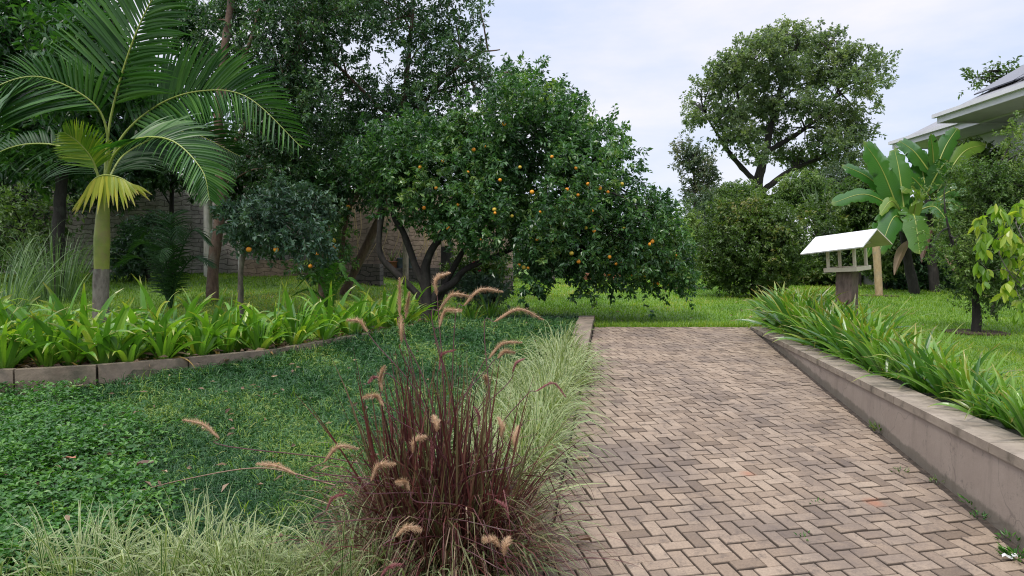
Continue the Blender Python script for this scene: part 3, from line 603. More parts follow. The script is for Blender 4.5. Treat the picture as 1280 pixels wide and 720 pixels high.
PLUMES = [((546, 369), (563, 341), 9, 3.35, 0), ((549, 388), (591, 371), 9, 3.4, 0), ((580, 382), (629, 365), 9, 3.5, 0), ((549, 409), (578, 388), 9, 3.3, 0), ((618, 402), (680, 400), 11, 3.5, 0),
 ((611, 448), (653, 428), 7, 3.5, 0), ((622, 448), (644, 441), 4, 3.55, 0), ((499.5, 395), (499.5, 347), 0, 3.4, 0), ((507, 398), (512, 365), 0, 3.45, 0), ((502, 428), (501, 394), 0, 3.35, 0),
 ((459, 415), (433, 400), 5, 3.4, 0), ((549, 462), (570, 437), 7, 3.3, 1), ((478, 488), (481, 457), 3, 3.2, 0), ((476, 472), (460, 479), 3, 3.3, 1), ((480, 508), (453, 497), 6, 3.1, 0),
 ((641, 465), (656, 448), 3, 3.5, 1), ((670, 489), (708, 497), 11, 3.45, 1), ((608, 482), (606, 470), 1, 3.5, 0), ((546, 540), (541, 520), 2, 3.0, 0), ((516, 566), (533, 546), 6, 2.95, 0),
 ((405, 578), (449, 561), 9, 3.0, 0), ((370, 593), (320, 580), 3, 3.05, 0), ((464, 601), (495, 580), 8, 2.9, 0), ((512, 613), (494, 603), 4, 2.9, 0), ((408, 638), (433, 617), 5, 2.9, 1),
 ((539, 592), (539, 547), 1, 3.0, 1), ((598, 532), (592, 508), 3, 3.1, 1), ((626, 547), (622, 522), 3, 3.15, 0), ((645, 565), (649, 532), 3, 3.1, 0), ((635, 647), (619, 625), 4, 2.9, 1),
 ((495, 671), (527, 663), 6, 2.75, 0), ((625, 684), (603, 675), 4, 2.8, 0), ((630, 695), (637, 672), 2, 2.75, 0), ((475, 722), (503, 705), 4, 2.7, 1), ((274, 548), (228, 525), 5, 3.3, 0)]
for (b0, t0, bul, Y, pu) in PLUMES:
    a, c = W(*b0, Y), W(*t0, Y + rng.normal(0, .05)); L = np.linalg.norm(c - a); px = np.array(t0, float) - np.array(b0)
    nn = np.array([-px[1], px[0]]); nn = nn / np.linalg.norm(nn); nn = -nn if nn[1] > 0 else nn
    mid = W(*((np.array(b0) + t0) / 2 + nn * bul * 1.3), Y); ax = smooth_path([a, mid, c], 40)
    t = rng.random(700) ** .85; idx = np.clip((t * 39).astype(int), 0, 38); fr = (t * 39 - idx)[:, None]
    p = ax[idx] * (1 - fr) + ax[idx + 1] * fr; T = nrm(ax[idx + 1] - ax[idx]); rd = nrm(np.cross(T, rng.normal(size=(700, 3))))
    prof = np.sin(np.clip(t * .92 + .08, 0, 1) * np.pi) ** .45; thin = (.55 if pu else 1.)
    hair = ribbons(p, rd * .85 + T * .75, .029 * prof * thin * rng.uniform(.45, 1.2, 700), .0013, 2, .3, [1, .8, .15], rnd=rng.beta(2, 2, 700))
    core = tube(ax[::3], np.interp(np.linspace(0, 1, 14), [0, .15, .7, 1], [.003, .007 * thin, .006 * thin, .0015]), 6, rnd=.35)
    a0 = np.array(fg.location)
    pl = mk('plume', [(hair[0] - a0, *hair[1:]), (core[0] - a0, *core[1:])], M['plume_p' if pu else 'plume'], fg)
    sb = np.array([fgX + rng.normal(0, .1), fgY + rng.normal(0, .07), fgz]); m1 = sb * .45 + a * .55 + np.array([(sb[0] - a[0]) * .3, 0, min(.1, abs(a[0] - sb[0]) * .3)])
    e = a - nrm(ax[1] - ax[0]) * .06
    tb = tube([sb, m1, e, a], [.0035, .0028, .002], 5, 16); mk('stem', [(tb[0] - a0, *tb[1:])], M['culm'], pl)

# ------------------------------------------------------------------ trees and shrubs
def blob(px, py, rx, ry, Y, dd=None):
    c = W(px, py, Y); s = Y / FPX; return (c, np.array([rx * s, dd if dd else (rx + ry) / 2 * s, ry * s]))
def crown_chunks(blobs, ncl, per, L, Wd, twig, gap=-.5, gs=1.2, seed=1, shell=.38, droop=.1, outw=.6, upb=.8, jit=.55):
    vol = np.array([np.prod(b[1]) ** .72 for b in blobs]); num = np.maximum((ncl * vol / vol.sum()).astype(int), 6); C, O = [], []
    for (c, r), m in zip(blobs, num):
        d = nrm(rng.normal(size=(m, 3))); u = rng.random(m) ** shell
        C.append(c + d * r * u[:, None] * (1 + .13 * fnoise(d * 3 + c, 1.6, seed)[:, None])); O.append(d)
    C, O = np.concatenate(C), np.concatenate(O); kp = fnoise(C, gs, seed + 50) > gap; C, O = C[kp], O[kp]
    td = nrm(O * outw + rng.normal(0, .5, C.shape) + np.array([0, 0, .35 - droop])); n = len(C); tl = twig * rng.uniform(.5, 1.3, n)
    s = rng.random((n, per)) ** .7; P = C[:, None] + td[:, None] * (s * tl[:, None])[..., None]
    rad = nrm(np.cross(td[:, None], rng.normal(size=(n, per, 3)))); D = rad * (.55 + jit * .6) + td[:, None] * .5 + np.array([0, 0, -droop])
    cl = np.clip(.42 + .3 * fnoise(C, 2.2 * gs, seed + 9) + rng.normal(0, .1, n), 0, .95); rn = np.clip(cl[:, None] + rng.normal(0, .17, (n, per)), 0, 1)
    P = P.reshape(-1, 3); m = len(P)
    lv = leaves(P, D.reshape(-1, 3), L * rng.uniform(.65, 1.2, m), Wd * rng.uniform(.75, 1.15, m), .35, rn.ravel(), upb)
    return lv, C, td, tl
def limbs(anchor_pts, C, td, tl, n, r0, thin):
    """curved limbs from the nearest trunk point out to some of the leaf clusters, and a twig at every cluster"""
    ch = []; A = np.asarray(anchor_pts); sel = rng.choice(len(C), min(n, len(C)), replace=False)
    for k in sel:
        e = C[k]; a = A[np.argmin(np.linalg.norm(A - e, axis=1) + rng.uniform(0, .6, len(A)))]; m = (a + e) / 2 + np.array([*rng.normal(0, .1, 2), .12]) * np.linalg.norm(e - a)
        ch.append(tube([a, m, e], [r0, r0 * .55, r0 * .18], 5, 9))
    T = ribbons(C, td, tl, thin, 1, 0, [1, .4]); ch.append(T); return ch
def crown_ribbon_leaves(C, td, tl, per, L, Wd, droop):
    n = len(C); P = np.repeat(C, per, 0) + np.repeat(td * tl[:, None], per, 0) * rng.random((n * per, 1)); D = rng.normal(0, .45, (n * per, 3)) + np.array([0, 0, -droop])
    m = n * per; return ribbons(P, D, L * rng.uniform(.7, 1.15, m), Wd * rng.uniform(.8, 1.1, m), 6, .5, [.08, .6, .95, 1, .85, .45, .04], side=rng.normal(size=(m, 3)) * [1, .5, .3], fold=.25)
def tree(name, label, cat, base, trunks, blobs, spec, mat, bark, nl=40, r0=.03, thin=.006, group=None, fruit=None):
    root = thing(name, label, cat, base, group); o = np.array(base, float); off = lambda c: (np.asarray(c[0]) - o, *c[1:])
    ch, A = [], []
    for pts, r in trunks:
        t = tube(pts, r, 9, 26, .12); ch.append(off(t)); A.append(smooth_path(pts, 26)[10:])
    mk('trunk', ch, bark, root, True)
    hang = spec.pop('hang', None); lv, C, td, tl = crown_chunks(blobs, **spec)
    if hang: lv = crown_ribbon_leaves(C, td, tl, spec['per'], *hang)
    cr_ = mk('crown', [off(lv)], mat, root)
    mk('limbs', [off(c) for c in limbs(np.concatenate(A), C, td, tl, nl, r0, thin)], bark, cr_, True); return root
def front_hit(px, py, blobs, sh=.93):
    o = np.array([0, 0, EYE]); d = nrm(W(px, py, 10.) - o); best = None
    for c, r in blobs:
        p, q = (o - c) / (r * sh), d / (r * sh); b, a, cc = p @ q, q @ q, p @ p - 1; h = b * b - a * cc
        if h > 0:
            t = (-b - math.sqrt(h)) / a; best = t if best is None else min(best, t)
    return o + d * best if best else None
def sphere(r, nu=10, nv=7):
    V, F = [], []
    for i_ in range(nv + 1):
        for j_ in range(nu):
            a, b = np.pi * i_ / nv, 2 * np.pi * j_ / nu; V.append((r * math.sin(a) * math.cos(b), r * math.sin(a) * math.sin(b), r * .95 * math.cos(a)))
    for i_ in range(nv):
        for j_ in range(nu): F.append((i_ * nu + j_, (i_ + 1) * nu + j_, (i_ + 1) * nu + (j_ + 1) % nu, i_ * nu + (j_ + 1) % nu))
    return (np.array(V), np.array(F))
def fruits(root, pix, blobs, r=.034):
    first = {}
    for q, (px, py) in enumerate(pix):
        p = front_hit(px, py, blobs)
        if p is None: continue
        loc = p - np.array(root.location) - nrm(p - np.array([0, 0, EYE])) * rng.uniform(-.1, .06); v = q % 4 == 3
        if v not in first:
            first[v] = mk('orange_fruit', [sphere(r)], M['ofruit2' if v else 'orange'], root, True, loc)
        else:
            f = first[v].copy(); col.objects.link(f); f.parent = root; f.location = loc; f.scale = (rng.uniform(.7, 1.08),) * 3

def gpt(px, Y): 
    x = (px - 640) / FPX * Y; return np.array([x, Y, float(GZ(x, Y))])
Q = lambda pts, Y: [W(x, y, Y) for x, y in pts]
# fruiting orange tree
YO = 12.3
ob = [blob(560, 222, 98, 70, YO), blob(680, 243, 115, 90, YO), blob(785, 302, 66, 64, YO), blob(640, 165, 85, 62, YO), blob(628, 278, 82, 48, YO - .6), blob(705, 305, 85, 38, YO - .5), blob(648, 345, 33, 34, YO - .7),
      blob(735, 343, 16, 30, YO - .4), blob(828, 318, 34, 46, YO), blob(500, 195, 60, 45, YO), blob(732, 192, 48, 36, YO + .6), blob(690, 136, 46, 24, YO + .9), blob(812, 272, 30, 26, YO + .5), blob(655, 95, 30, 18, YO + 1), blob(768, 163, 10, 12, YO + .8), blob(880-30, 350, 14, 20, YO)]
b0 = gpt(533, YO)
tr = [([b0 + [-.02, 0, 0]] + Q([(525, 372), (495, 342), (475, 317), (476, 275), (482, 240), (500, 200)], YO), [.08, .06, .05, .025]), ([b0 + [.03, .03, 0]] + Q([(532, 365), (520, 335), (505, 292), (492, 262), (520, 210)], YO), [.085, .065, .055, .025]),
      ([b0 + [.05, -.03, 0]] + Q([(533, 355), (533, 328), (546, 302), (570, 265), (600, 200)], YO), [.095, .08, .065, .025]), ([b0 + [.09, 0, 0]] + Q([(545, 367), (565, 355), (585, 335), (632, 315), (690, 280), (730, 220)], YO), [.085, .065, .048, .025]),
      ([b0 + [.1, .06, 0]] + Q([(558, 352), (580, 312), (605, 275), (640, 180)], YO + .2), [.07, .05, .03])]
otree = tree('orange_tree', 'spreading multi-stemmed orange tree hung with ripe oranges at the end of the slope', 'tree', b0, tr, ob,
     dict(ncl=7600, per=13, L=.1, Wd=.05, twig=.24, gap=-.9, gs=1.5, seed=2, shell=.33, droop=.15), M['citrus'], M['bark'], 60, .03)
z6 = [(435, 68), (425, 118), (490, 95), (710, 40), (827, 42), (560, 175), (535, 213), (530, 260), (570, 275), (285, 318), (188, 373), (458, 387), (493, 428), (648, 405), (195, 445), (218, 457), (356, 482), (862, 328), (850, 342), (948, 155), (948, 413), (940, 428), (815, 473), (825, 500), (645, 490), (868, 535), (890, 537), (938, 543), (600, 62), (75, 185), (440, 170), (710, 437)]
fruits(otree, [(600 + x / 4, 220 + y / 4) for x, y in z6] + [(570, 240), (572, 256), (525, 209), (695, 206), (606, 183), (720, 210), (554, 201), (650, 209), (690, 196), (630, 155), (592, 187), (618, 262), (760, 240), (800, 262), (770, 330), (690, 300), (705, 345), (600, 300), (665, 240), (742, 285), (545, 235), (585, 215), (625, 225), (640, 270), (675, 265), (715, 255), (735, 230), (780, 285), (815, 300), (845, 320), (790, 345), (755, 355), (660, 335), (560, 285), (530, 260)], ob)
# tall dark trees
Y1 = 15.
tb = [blob(470, 60, 75, 60, Y1), blob(555, 70, 50, 55, Y1), blob(515, 140, 70, 45, Y1), blob(440, 150, 60, 50, Y1 + .5), blob(592, 105, 24, 40, Y1), blob(450, -20, 120, 45, Y1), blob(560, 0, 50, 40, Y1), blob(600, 190, 60, 35, Y1 + 1), blob(640, 110, 30, 22, Y1 + .6), blob(545, 185, 45, 30, Y1 + 1)]
tree('leaning_tree', 'tall dark tree on a leaning brown trunk left of the orange tree', 'tree', gpt(430, Y1), [([gpt(430, Y1)] + Q([(440, 345), (480, 255), (500, 160), (512, 60), (520, -40)], Y1), [.11, .095, .08, .05, .03]), (Q([(497, 175), (545, 110), (592, 70), (625, 62)], Y1), [.05, .03, .012]), (Q([(500, 160), (440, 100), (380, 40)], Y1), [.05, .035, .02]), (Q([(545, 115), (600, 98), (650, 92)], Y1), [.03, .02, .008])],
     tb, dict(ncl=4000, per=13, L=.105, Wd=.045, twig=.3, gap=-.55, gs=1.7, seed=4, shell=.5, droop=.15), M['dark'], M['bark2'], 70, .025)
Y2 = 13.6
tb = [blob(355, 70, 55, 60, Y2), blob(400, 20, 70, 60, Y2), blob(340, 140, 45, 50, Y2), blob(385, 125, 45, 45, Y2), blob(330, 205, 50, 40, Y2), blob(310, 0, 50, 30, Y2 + .5), blob(265, 30, 45, 50, Y2 + .6), blob(300, 95, 32, 40, Y2 + .6), blob(245, 190, 36, 30, Y2 + .8), blob(380, 195, 45, 40, Y2 + .8)]
tree('tall_tree', 'tall dark fine-leaved tree with a straight pale trunk behind the palm', 'tree', gpt(262, Y2), [([gpt(265, Y2)] + Q([(267, 330), (279, 232), (273, 150), (281, 60), (292, -20)], Y2), [.12, .105, .1, .075, .06]), (Q([(270, 230), (300, 170), (340, 110), (380, 50)], Y2), [.08, .06, .03]), (Q([(276, 130), (310, 60), (330, -10)], Y2), [.06, .04, .02])],
     tb, dict(ncl=3600, per=13, L=.095, Wd=.042, twig=.26, gap=-.62, gs=1.8, seed=6, shell=.5, droop=.12), M['dark'], M['bark2'], 50, .025)
Y3 = 14.5
tb = [blob(55, 35, 85, 60, Y3), blob(150, 75, 70, 55, Y3 - .6), blob(95, 150, 90, 60, Y3 + .4), blob(0, 110, 60, 70, Y3), blob(180, 10, 70, 40, Y3), blob(-40, 0, 80, 80, Y3), blob(215, 120, 40, 50, Y3 + .8), blob(235, 50, 40, 40, Y3 + .8), blob(30, 200, 60, 40, Y3), blob(115, 65, 48, 42, Y3 - 3.4), blob(160, 118, 36, 30, Y3 - 3.6), blob(60, 40, 40, 30, Y3 - 3), blob(90, 120, 40, 30, Y3 - 2.8), blob(150, 150, 50, 40, Y3)]
tree('broadleaf_tree', 'dense dark broad-leaved tree crowding in behind the palm', 'tree', gpt(70, Y3), [([gpt(70, Y3)] + Q([(72, 300), (80, 180), (85, 60)], Y3), [.16, .13, .1, .06]), (Q([(80, 180), (140, 100), (170, 50)], Y3), [.07, .04, .02])],
     tb, dict(ncl=3600, per=10, L=.2, Wd=.09, twig=.3, gap=-.75, gs=1.1, seed=8, shell=.4, droop=.1, upb=1.2), M['broad'], M['bark'], 40, .03)
Y4 = 19.
for (lab, bl, sd_) in (('dark leafy shrub growing against the stone wall below the broad-leaved tree', [(40, 190, 80, 45), (110, 225, 60, 35), (-20, 250, 60, 50)], 1), ('dark shrub with drooping leaves spilling over the top of the stone wall', [(215, 205, 55, 30), (160, 200, 50, 35), (290, 215, 50, 35)], 2), ('dark bushy tree filling the gap behind the leaning trunk', [(350, 230, 60, 50), (420, 200, 60, 55), (480, 225, 40, 28), (330, 170, 60, 50)], 3)):
    bb = [blob(*b_, Y4 - .6) for b_ in bl]; bx_ = gpt(bl[0][0], Y4 - .6)
    tree('wall_shrub', lab, 'shrub', bx_, [([bx_, bx_ + [0, 0, .8], bb[0][0]], [.1, .08, .04])], bb, dict(ncl=1300, per=11, L=.17, Wd=.07, twig=.3, gap=-.9, gs=1.1, seed=60 + sd_, shell=.45, droop=.3), M['dark'], M['bark'], 25, .025)
Y5 = 14.2
lb = [blob(398, 285, 36, 46, Y5), blob(420, 235, 48, 34, Y5), blob(375, 245, 45, 45, Y5), blob(400, 325, 40, 26, Y5), blob(460, 215, 40, 30, Y5)]
lt = tree('small_orange_tree', 'smaller dark orange tree with low fruit left of the leaning trunk', 'tree', gpt(402, Y5), [([gpt(402, Y5)] + Q([(404, 330), (400, 280), (420, 230)], Y5), [.09, .07, .04, .02]), (Q([(430, 345), (428, 315), (436, 255)], Y5), [.05, .045, .03])],
     lb, dict(ncl=1500, per=12, L=.1, Wd=.045, twig=.22, gap=-.9, gs=1.6, seed=12, shell=.4, droop=.2), M['citrus'], M['bark2'], 30, .02)
fruits(lt, [(435, 259), (443, 267), (418, 309), (381, 305), (396, 318), (388, 333), (411, 323), (417, 301)], lb, .05)
Y6 = 11.3
sb_ = [blob(318, 280, 40, 22, Y6), blob(360, 296, 38, 18, Y6 - .2), blob(292, 262, 20, 16, Y6), blob(350, 252, 32, 16, Y6 + .4), blob(392, 310, 22, 11, Y6), blob(330, 300, 26, 14, Y6 + .3), blob(385, 265, 30, 18, Y6 + .8)]
bl_t = tree('bluish_shrub', 'grey-green shrubby citrus with a low rounded crown beside the straight trunk', 'shrub', gpt(300, Y6 + .4), [([gpt(300, Y6 + .4)] + Q([(302, 330), (318, 295), (340, 275)], Y6 + .2), [.05, .04, .02])],
     sb_, dict(ncl=950, per=12, L=.1, Wd=.045, twig=.26, gap=-.7, gs=2, seed=14, shell=.35, droop=.1, upb=1.2), M['blue'], M['bark3'], 20, .015)
fruits(bl_t, [(311, 312), (345, 312)], [blob(330, 290, 48, 38, Y6)], .045)

for lab, pxs, Y_, m_, sd_ in (('mid-green bushy shrub before the stone wall at the far left', [(30, 285, 55, 45), (75, 310, 40, 30), (-30, 290, 50, 50)], 16.5, 'fine', 91), ('low dark green shrub before the stone wall right of the palm trunk', [(185, 305, 28, 28), (165, 325, 20, 16)], 16.8, 'dark', 92)):
    bb = [blob(*b_, Y_) for b_ in pxs]; bx_ = gpt(pxs[0][0], Y_)
    tree('wall_shrub', lab, 'shrub', bx_, [([bx_, (bx_ + bb[0][0]) / 2, bb[0][0]], [.06, .05, .02])], bb, dict(ncl=700, per=11, L=.14, Wd=.055, twig=.4, gap=-.7, gs=1.2, seed=sd_, shell=.5, droop=.2), M[m_], M['bark'], 20, .02)
# background on the right
YF = 46.
pads = [(950, 62, 30, 16), (985, 50, 34, 16), (1025, 60, 32, 15), (1065, 75, 28, 15), (1094, 86, 17, 13), (915, 85, 28, 15), (890, 110, 26, 14), (930, 112, 32, 16), (975, 92, 36, 17), (1020, 97, 36, 17), (1062, 108, 30, 16), (1088, 112, 14, 12), (880, 128, 20, 10), (905, 145, 30, 13), (950, 138, 34, 15), (1000, 133, 36, 15), (1045, 145, 32, 15), (1076, 140, 16, 14), (920, 172, 27, 11), (962, 168, 28, 11), (1035, 178, 28, 12), (1068, 170, 20, 15), (1015, 207, 24, 10), (1060, 205, 26, 13), (985, 197, 20, 8), (938, 197, 16, 8), (868, 152, 10, 8)]
fb = [blob(*p_, YF + (q_ * 7 % 5 - 2) * 1.1, 2.1) for q_, p_ in enumerate(pads)]
bF = gpt(945, YF)
tree('spreading_tree', 'large spreading tree standing alone against the sky beyond the round bush', 'tree', bF, [([bF] + Q([(950, 280), (948, 230), (957, 190), (970, 130), (985, 80)], YF), [.42, .36, .3, .2, .1]), (Q([(948, 232), (915, 195), (895, 165), (880, 140)], YF), [.2, .15, .08, .04]), (Q([(955, 205), (935, 180), (925, 140), (920, 100)], YF), [.17, .12, .06]), (Q([(958, 190), (1000, 165), (1030, 140), (1070, 90)], YF), [.19, .14, .08, .04]), (Q([(952, 240), (985, 215), (1020, 200), (1060, 185)], YF), [.22, .14, .06]), (Q([(958, 248), (1000, 236), (1040, 225)], YF), [.18, .12, .05])],
     fb, dict(ncl=5600, per=12, L=.23, Wd=.13, twig=.6, gap=-.65, gs=.9, seed=16, shell=.6, droop=.05, upb=1.1), M['olive'], M['bark'], 170, .075, .02)
def shrub(name, lab, cat, bl, Y, mat, L, ncl, per=11, seed=1, gap=-.9, gs=1.2, shell=.42, bark='bark', tx=None, grp=None, twig=None, droop=.1, tr_=.06):
    bb = [blob(*b_, Y) for b_ in bl]; bx_ = gpt(tx if tx else bl[0][0], Y)
    return tree(name, lab, cat, bx_, [([bx_, bx_ * .6 + bb[0][0] * .4 + [rng.normal(0, .05), 0, 0], bb[0][0]], [tr_, tr_ * .8, tr_ * .3])], bb, dict(ncl=ncl, per=per, L=L, Wd=L * .48, twig=twig or L * 2.2, gap=gap, gs=gs, seed=seed, shell=shell, droop=droop), M[mat], M[bark], 30, tr_ * .4, .006, grp)
shrub('thin_tree', 'thin airy tree showing sky between the orange tree and round bush', 'tree', [(868, 200, 26, 20), (878, 238, 28, 22), (850, 185, 14, 8), (890, 215, 16, 12)], 36, 'grey', .2, 520, 10, 18, -.3, 1.1, .75, tr_=.1)
shrub('round_bush', 'dense olive rounded bush with a short trunk on the lawn', 'bush', [(938, 305, 58, 52), (930, 272, 42, 28), (898, 325, 26, 30), (982, 318, 28, 36), (940, 345, 50, 24), (960, 285, 35, 30)], 18.3, 'bush', .1, 3600, 11, 20, -1.3, 1.3, .3, tx=941)
shrub('upright_shrub', 'narrow upright shrub in a soil ring beside the round bush', 'shrub', [(858, 315, 17, 45), (862, 285, 14, 28), (856, 350, 12, 15)], 22.5, 'fine', .1, 900, 10, 22, -1., 1.3, .6, tx=858)
hedge = [((1005, 240, 34, 24), 34, 'fine', 'leafy light green tree top just right of the spreading tree trunk'), ((925, 248, 30, 18), 35, 'fine', 'leafy light green tree top below the forked limbs of the spreading tree'), ((1108, 312, 26, 26), 21.5, 'fine', 'low yellow-green shrub between the pale stake and the banana stems'), ((1075, 250, 26, 36), 24, 'fine', 'tall leafy green shrub between the spear-leaved plant and the bananas'), ((1210, 215, 40, 34), 22, 'bush', 'dense green tree under the house eaves right of the bananas'), ((1045, 232, 34, 30), 40, 'grey', 'grey-green tree top filling the gap right of the spreading tree'), ((900, 255, 30, 22), 38, 'grey', 'grey-green tree top rising just left of the round bush'), ((800, 310, 60, 35), 31, 'dark', 'dark tree beyond the lawn seen beneath the right of the orange tree'), ((690, 310, 70, 40), 31, 'dark', 'dark tree beyond the lawn seen beneath the middle of the orange tree'), ((590, 300, 60, 45), 27, 'dark', 'dark tree at the lawn edge behind the orange stems'), ((875, 290, 32, 48), 30, 'grey', 'dull grey-green shrub rising behind the narrow upright shrub'),
         ((1022, 300, 30, 50), 24, 'bush', 'tall green shrub between the round bush and the bird table'), ((1062, 300, 40, 42), 26, 'grey', 'twiggy grey-green shrub behind the roof of the bird table'), ((1010, 350, 45, 20), 25, 'dark', 'low dark shrub in shade behind the bird table post'), ((1150, 345, 36, 24), 21.5, 'dark', 'low dark shrub under the banana plants'), ((1225, 330, 50, 42), 22, 'dark', 'dark shrub by the boundary wall behind the small shrub tree'), ((1290, 310, 50, 60), 21, 'fine', 'light green shrub at the right end of the boundary wall'), ((1200, 250, 40, 45), 23, 'fine', 'leafy light green tree below the house eaves')]
for q, (b_, Y, mt, lab) in enumerate(hedge):
    x, y, rx, ry = b_; shrub('garden_shrub', lab, 'shrub', [b_, (x - rx * .5, y + ry * .35, rx * .6, ry * .7), (x + rx * .5, y + ry * .3, rx * .6, ry * .7), (x, y + ry * .8, rx * .8, ry * .5)], Y, mt, .15, 1300, 11, 70 + q, -1., .9, .42)
# row of spear-leaved plants behind
sp_t = thing('spear_leaf_plant', 'tall spear-leaved plant standing against the sky behind the bird table', 'plant', gpt(1025, 27)); n = 26
az = rng.uniform(0, 6.28, n); el = rng.uniform(1.0, 1.5, n); D = np.c_[np.cos(az) * np.cos(el), np.sin(az) * np.cos(el), np.sin(el)]; zt = np.array([0, 0, 1.6])
mk('leaves', [ribbons(D * .1 + zt, D, rng.uniform(1.3, 2.3, n), .2, 7, .25, [.3, .6, 1, 1, .8, .4, .05], fold=.35)], M['grey'], sp_t); mk('stem', [tube([(0, 0, -.05), (.02, 0, .9), zt], [.14, .12, .1], 8, 8)], M['bark'], sp_t)
# small fine-leaved tree at right
YR = 10.25
rb = [blob(1225, 305, 44, 56, YR), blob(1262, 245, 30, 42, YR), blob(1182, 285, 34, 46, YR), blob(1240, 345, 42, 42, YR), blob(1273, 185, 10, 30, YR), blob(1185, 320, 28, 40, YR), blob(1285, 290, 30, 70, YR), blob(1218, 238, 38, 34, YR), blob(1160, 265, 14, 26, YR)]
bR = gpt(1222, YR)
tree('shrub_tree', 'small fine-leaved tree with a dark trunk in a soil ring on the right lawn', 'tree', bR, [([bR] + Q([(1221, 390), (1219, 365), (1225, 310), (1240, 240), (1262, 180)], YR), [.07, .055, .045, .025, .01]), (Q([(1219, 370), (1195, 320), (1180, 260)], YR), [.04, .025, .01])],
     rb, dict(ncl=4200, per=11, L=.06, Wd=.026, twig=.24, gap=-.62, gs=2.2, seed=24, shell=.5, droop=.05), M['fine'], M['bark'], 60, .014, .004)
YS = 7.6
sbs = [blob(1240, 285, 28, 22, YS), blob(1272, 300, 34, 30, YS), blob(1262, 350, 32, 32, YS), blob(1300, 330, 40, 60, YS), blob(1285, 385, 20, 22, YS), blob(1255, 270, 30, 15, YS)]
bS = gpt(1312, YS)
tree('lime_sapling', 'young sapling with large drooping lime green leaves at the right edge', 'sapling', bS, [([bS] + Q([(1306, 400), (1295, 340), (1270, 280)], YS), [.025, .02, .012, .006]), (Q([(1300, 370), (1265, 345), (1240, 300)], YS), [.012, .008, .004])],
     sbs, dict(ncl=80, per=6, L=.17, Wd=.075, twig=.16, gap=-1.5, gs=1.5, seed=26, shell=.5, droop=.3, upb=.5, hang=(.155, .062, 1.1)), M['lime'], M['bark3'], 14, .006, .004)
for (px, Y, lab, r) in ((1222, YR, 'flat ring of bare soil round the foot of the small fine-leaved tree', .42), (858, 22.5, 'ring of bare soil under the narrow upright shrub', .7), (1100, 18.6, 'patch of bare soil at the foot of the pale stake', .5)):
    b_ = gpt(px, Y); an = np.linspace(0, 6.283, 28, endpoint=False); rr = r * (1 + .06 * np.sin(an * 5)); poly = np.c_[b_[0] + np.cos(an) * rr, Y + np.sin(an) * rr]
    s = mk('soil_ring', prism(poly, b_[2] - .05, b_[2] + .028), M['soil']); tag(s, lab, 'soil ring')

# ------------------------------------------------------------------ palms
def frond(parent, pts, Lf, mat, n=58, wd=.03, sag=.55, spread=1., up=.25, root=None, rach=None, face=(0, 0, 1.), sides=(-1, 1), lens=(1., 1.), t0=.12):
    ax = smooth_path(pts, 60); t = np.linspace(t0, .99, n); idx = np.clip((t * 59).astype(int), 0, 58); p = ax[idx]; T = nrm(ax[idx + 1] - ax[idx])
    S = nrm(np.cross(T, face)); U = np.cross(S, T); prof = np.sin(np.clip(.2 + t * .78, 0, 1) * np.pi) ** .6; ch = []
    for s in sides:
        D = S * s * spread + T * (.45 + .9 * t[:, None] ** 2) + U * (up + rng.normal(0, .06, (n, 1))) + rng.normal(0, .04, (n, 3))
        c = ribbons(p, D, Lf * lens[0 if s < 0 else 1] * prof * rng.uniform(.9, 1.08, n), wd * (.55 + .5 * prof), 7, sag, [.5, 1, 1, .85, .55, .1], side=T + U * .5 * s, p=1.4, fold=.22); ch.append(c)
    o = np.array(parent.location)
    f = mk('frond', [(c[0] - o, *c[1:]) for c in ch], mat, parent); r = tube(ax, [.022, .014, .004], 6)
    mk('rachis', [(r[0] - o, *r[1:])], rach or M['rachis'], f, True); return f
YP = 10.4
bP = gpt(126, YP); palm = thing('palm_tree', 'feather palm with a yellow-green crownshaft rising behind the strap-leaf bed', 'palm', bP); o = bP
def pmk(n, c, m): return mk(n, [(x[0] - bP, *x[1:]) for x in c], m, palm, True)
pmk('trunk', [tube([bP + [0, 0, -.1]] + Q([(126, 380), (127, 336)], YP), [.13, .115, .108], 12, 14, .05)], M['bark3'])
pmk('crownshaft', [tube(Q([(127, 338), (127.5, 300), (129, 262), (131, 232)], YP), [.105, .115, .09, .05], 12, 16)], M['shaft'])
hub = (130, 236)
P3 = lambda l: [W(x, y, YP + d) for x, y, d in l]
FC = (0.1, -1., .45); PL1 = (1.1, .42)
frond(palm, P3([(*hub, 0), (136, 190, -.1), (122, 135, -.3), (62, 99, -.6), (10, 102, -.9), (-50, 140, -1.2)]), 1.25, M['palm'], 84, .05, .6, face=FC, lens=PL1, t0=.4)
frond(palm, P3([(*hub, 0), (138, 150, .1), (165, 55, -.1), (200, -15, -.3), (250, -60, -.6)]), 1.15, M['palm'], 84, .05, .35, face=FC, t0=.32)
frond(palm, P3([(*hub, 0), (150, 175, .2), (195, 133, .2), (250, 114, .1), (310, 122, -.1), (378, 185, -.3)]), 1.0, M['palm'], 92, .046, .5, face=FC, t0=.3)
frond(palm, P3([(*hub, 0), (142, 195, -.2), (170, 174, -.6), (215, 176, -.9), (252, 212, -1.1), (262, 250, -1.2)]), .72, M['palm'], 64, .042, .6, face=(.3, -.6, .7), t0=.3)
frond(palm, P3([(*hub, 0), (110, 200, .3), (60, 180, .6), (0, 190, .9), (-60, 240, 1.1)]), .8, M['palmd'], 60, .042, .8, face=FC, lens=(1., .5))
frond(palm, P3([(*hub, 0), (160, 190, .5), (230, 165, 1.0), (300, 195, 1.3)]), .9, M['palmd'], 60, .042, .9, face=FC)
frond(palm, P3([(128, 246, 0), (118, 205, -.1), (100, 180, -.25), (80, 165, -.4)]), .42, M['lime'], 44, .03, .3, face=FC, t0=.3)
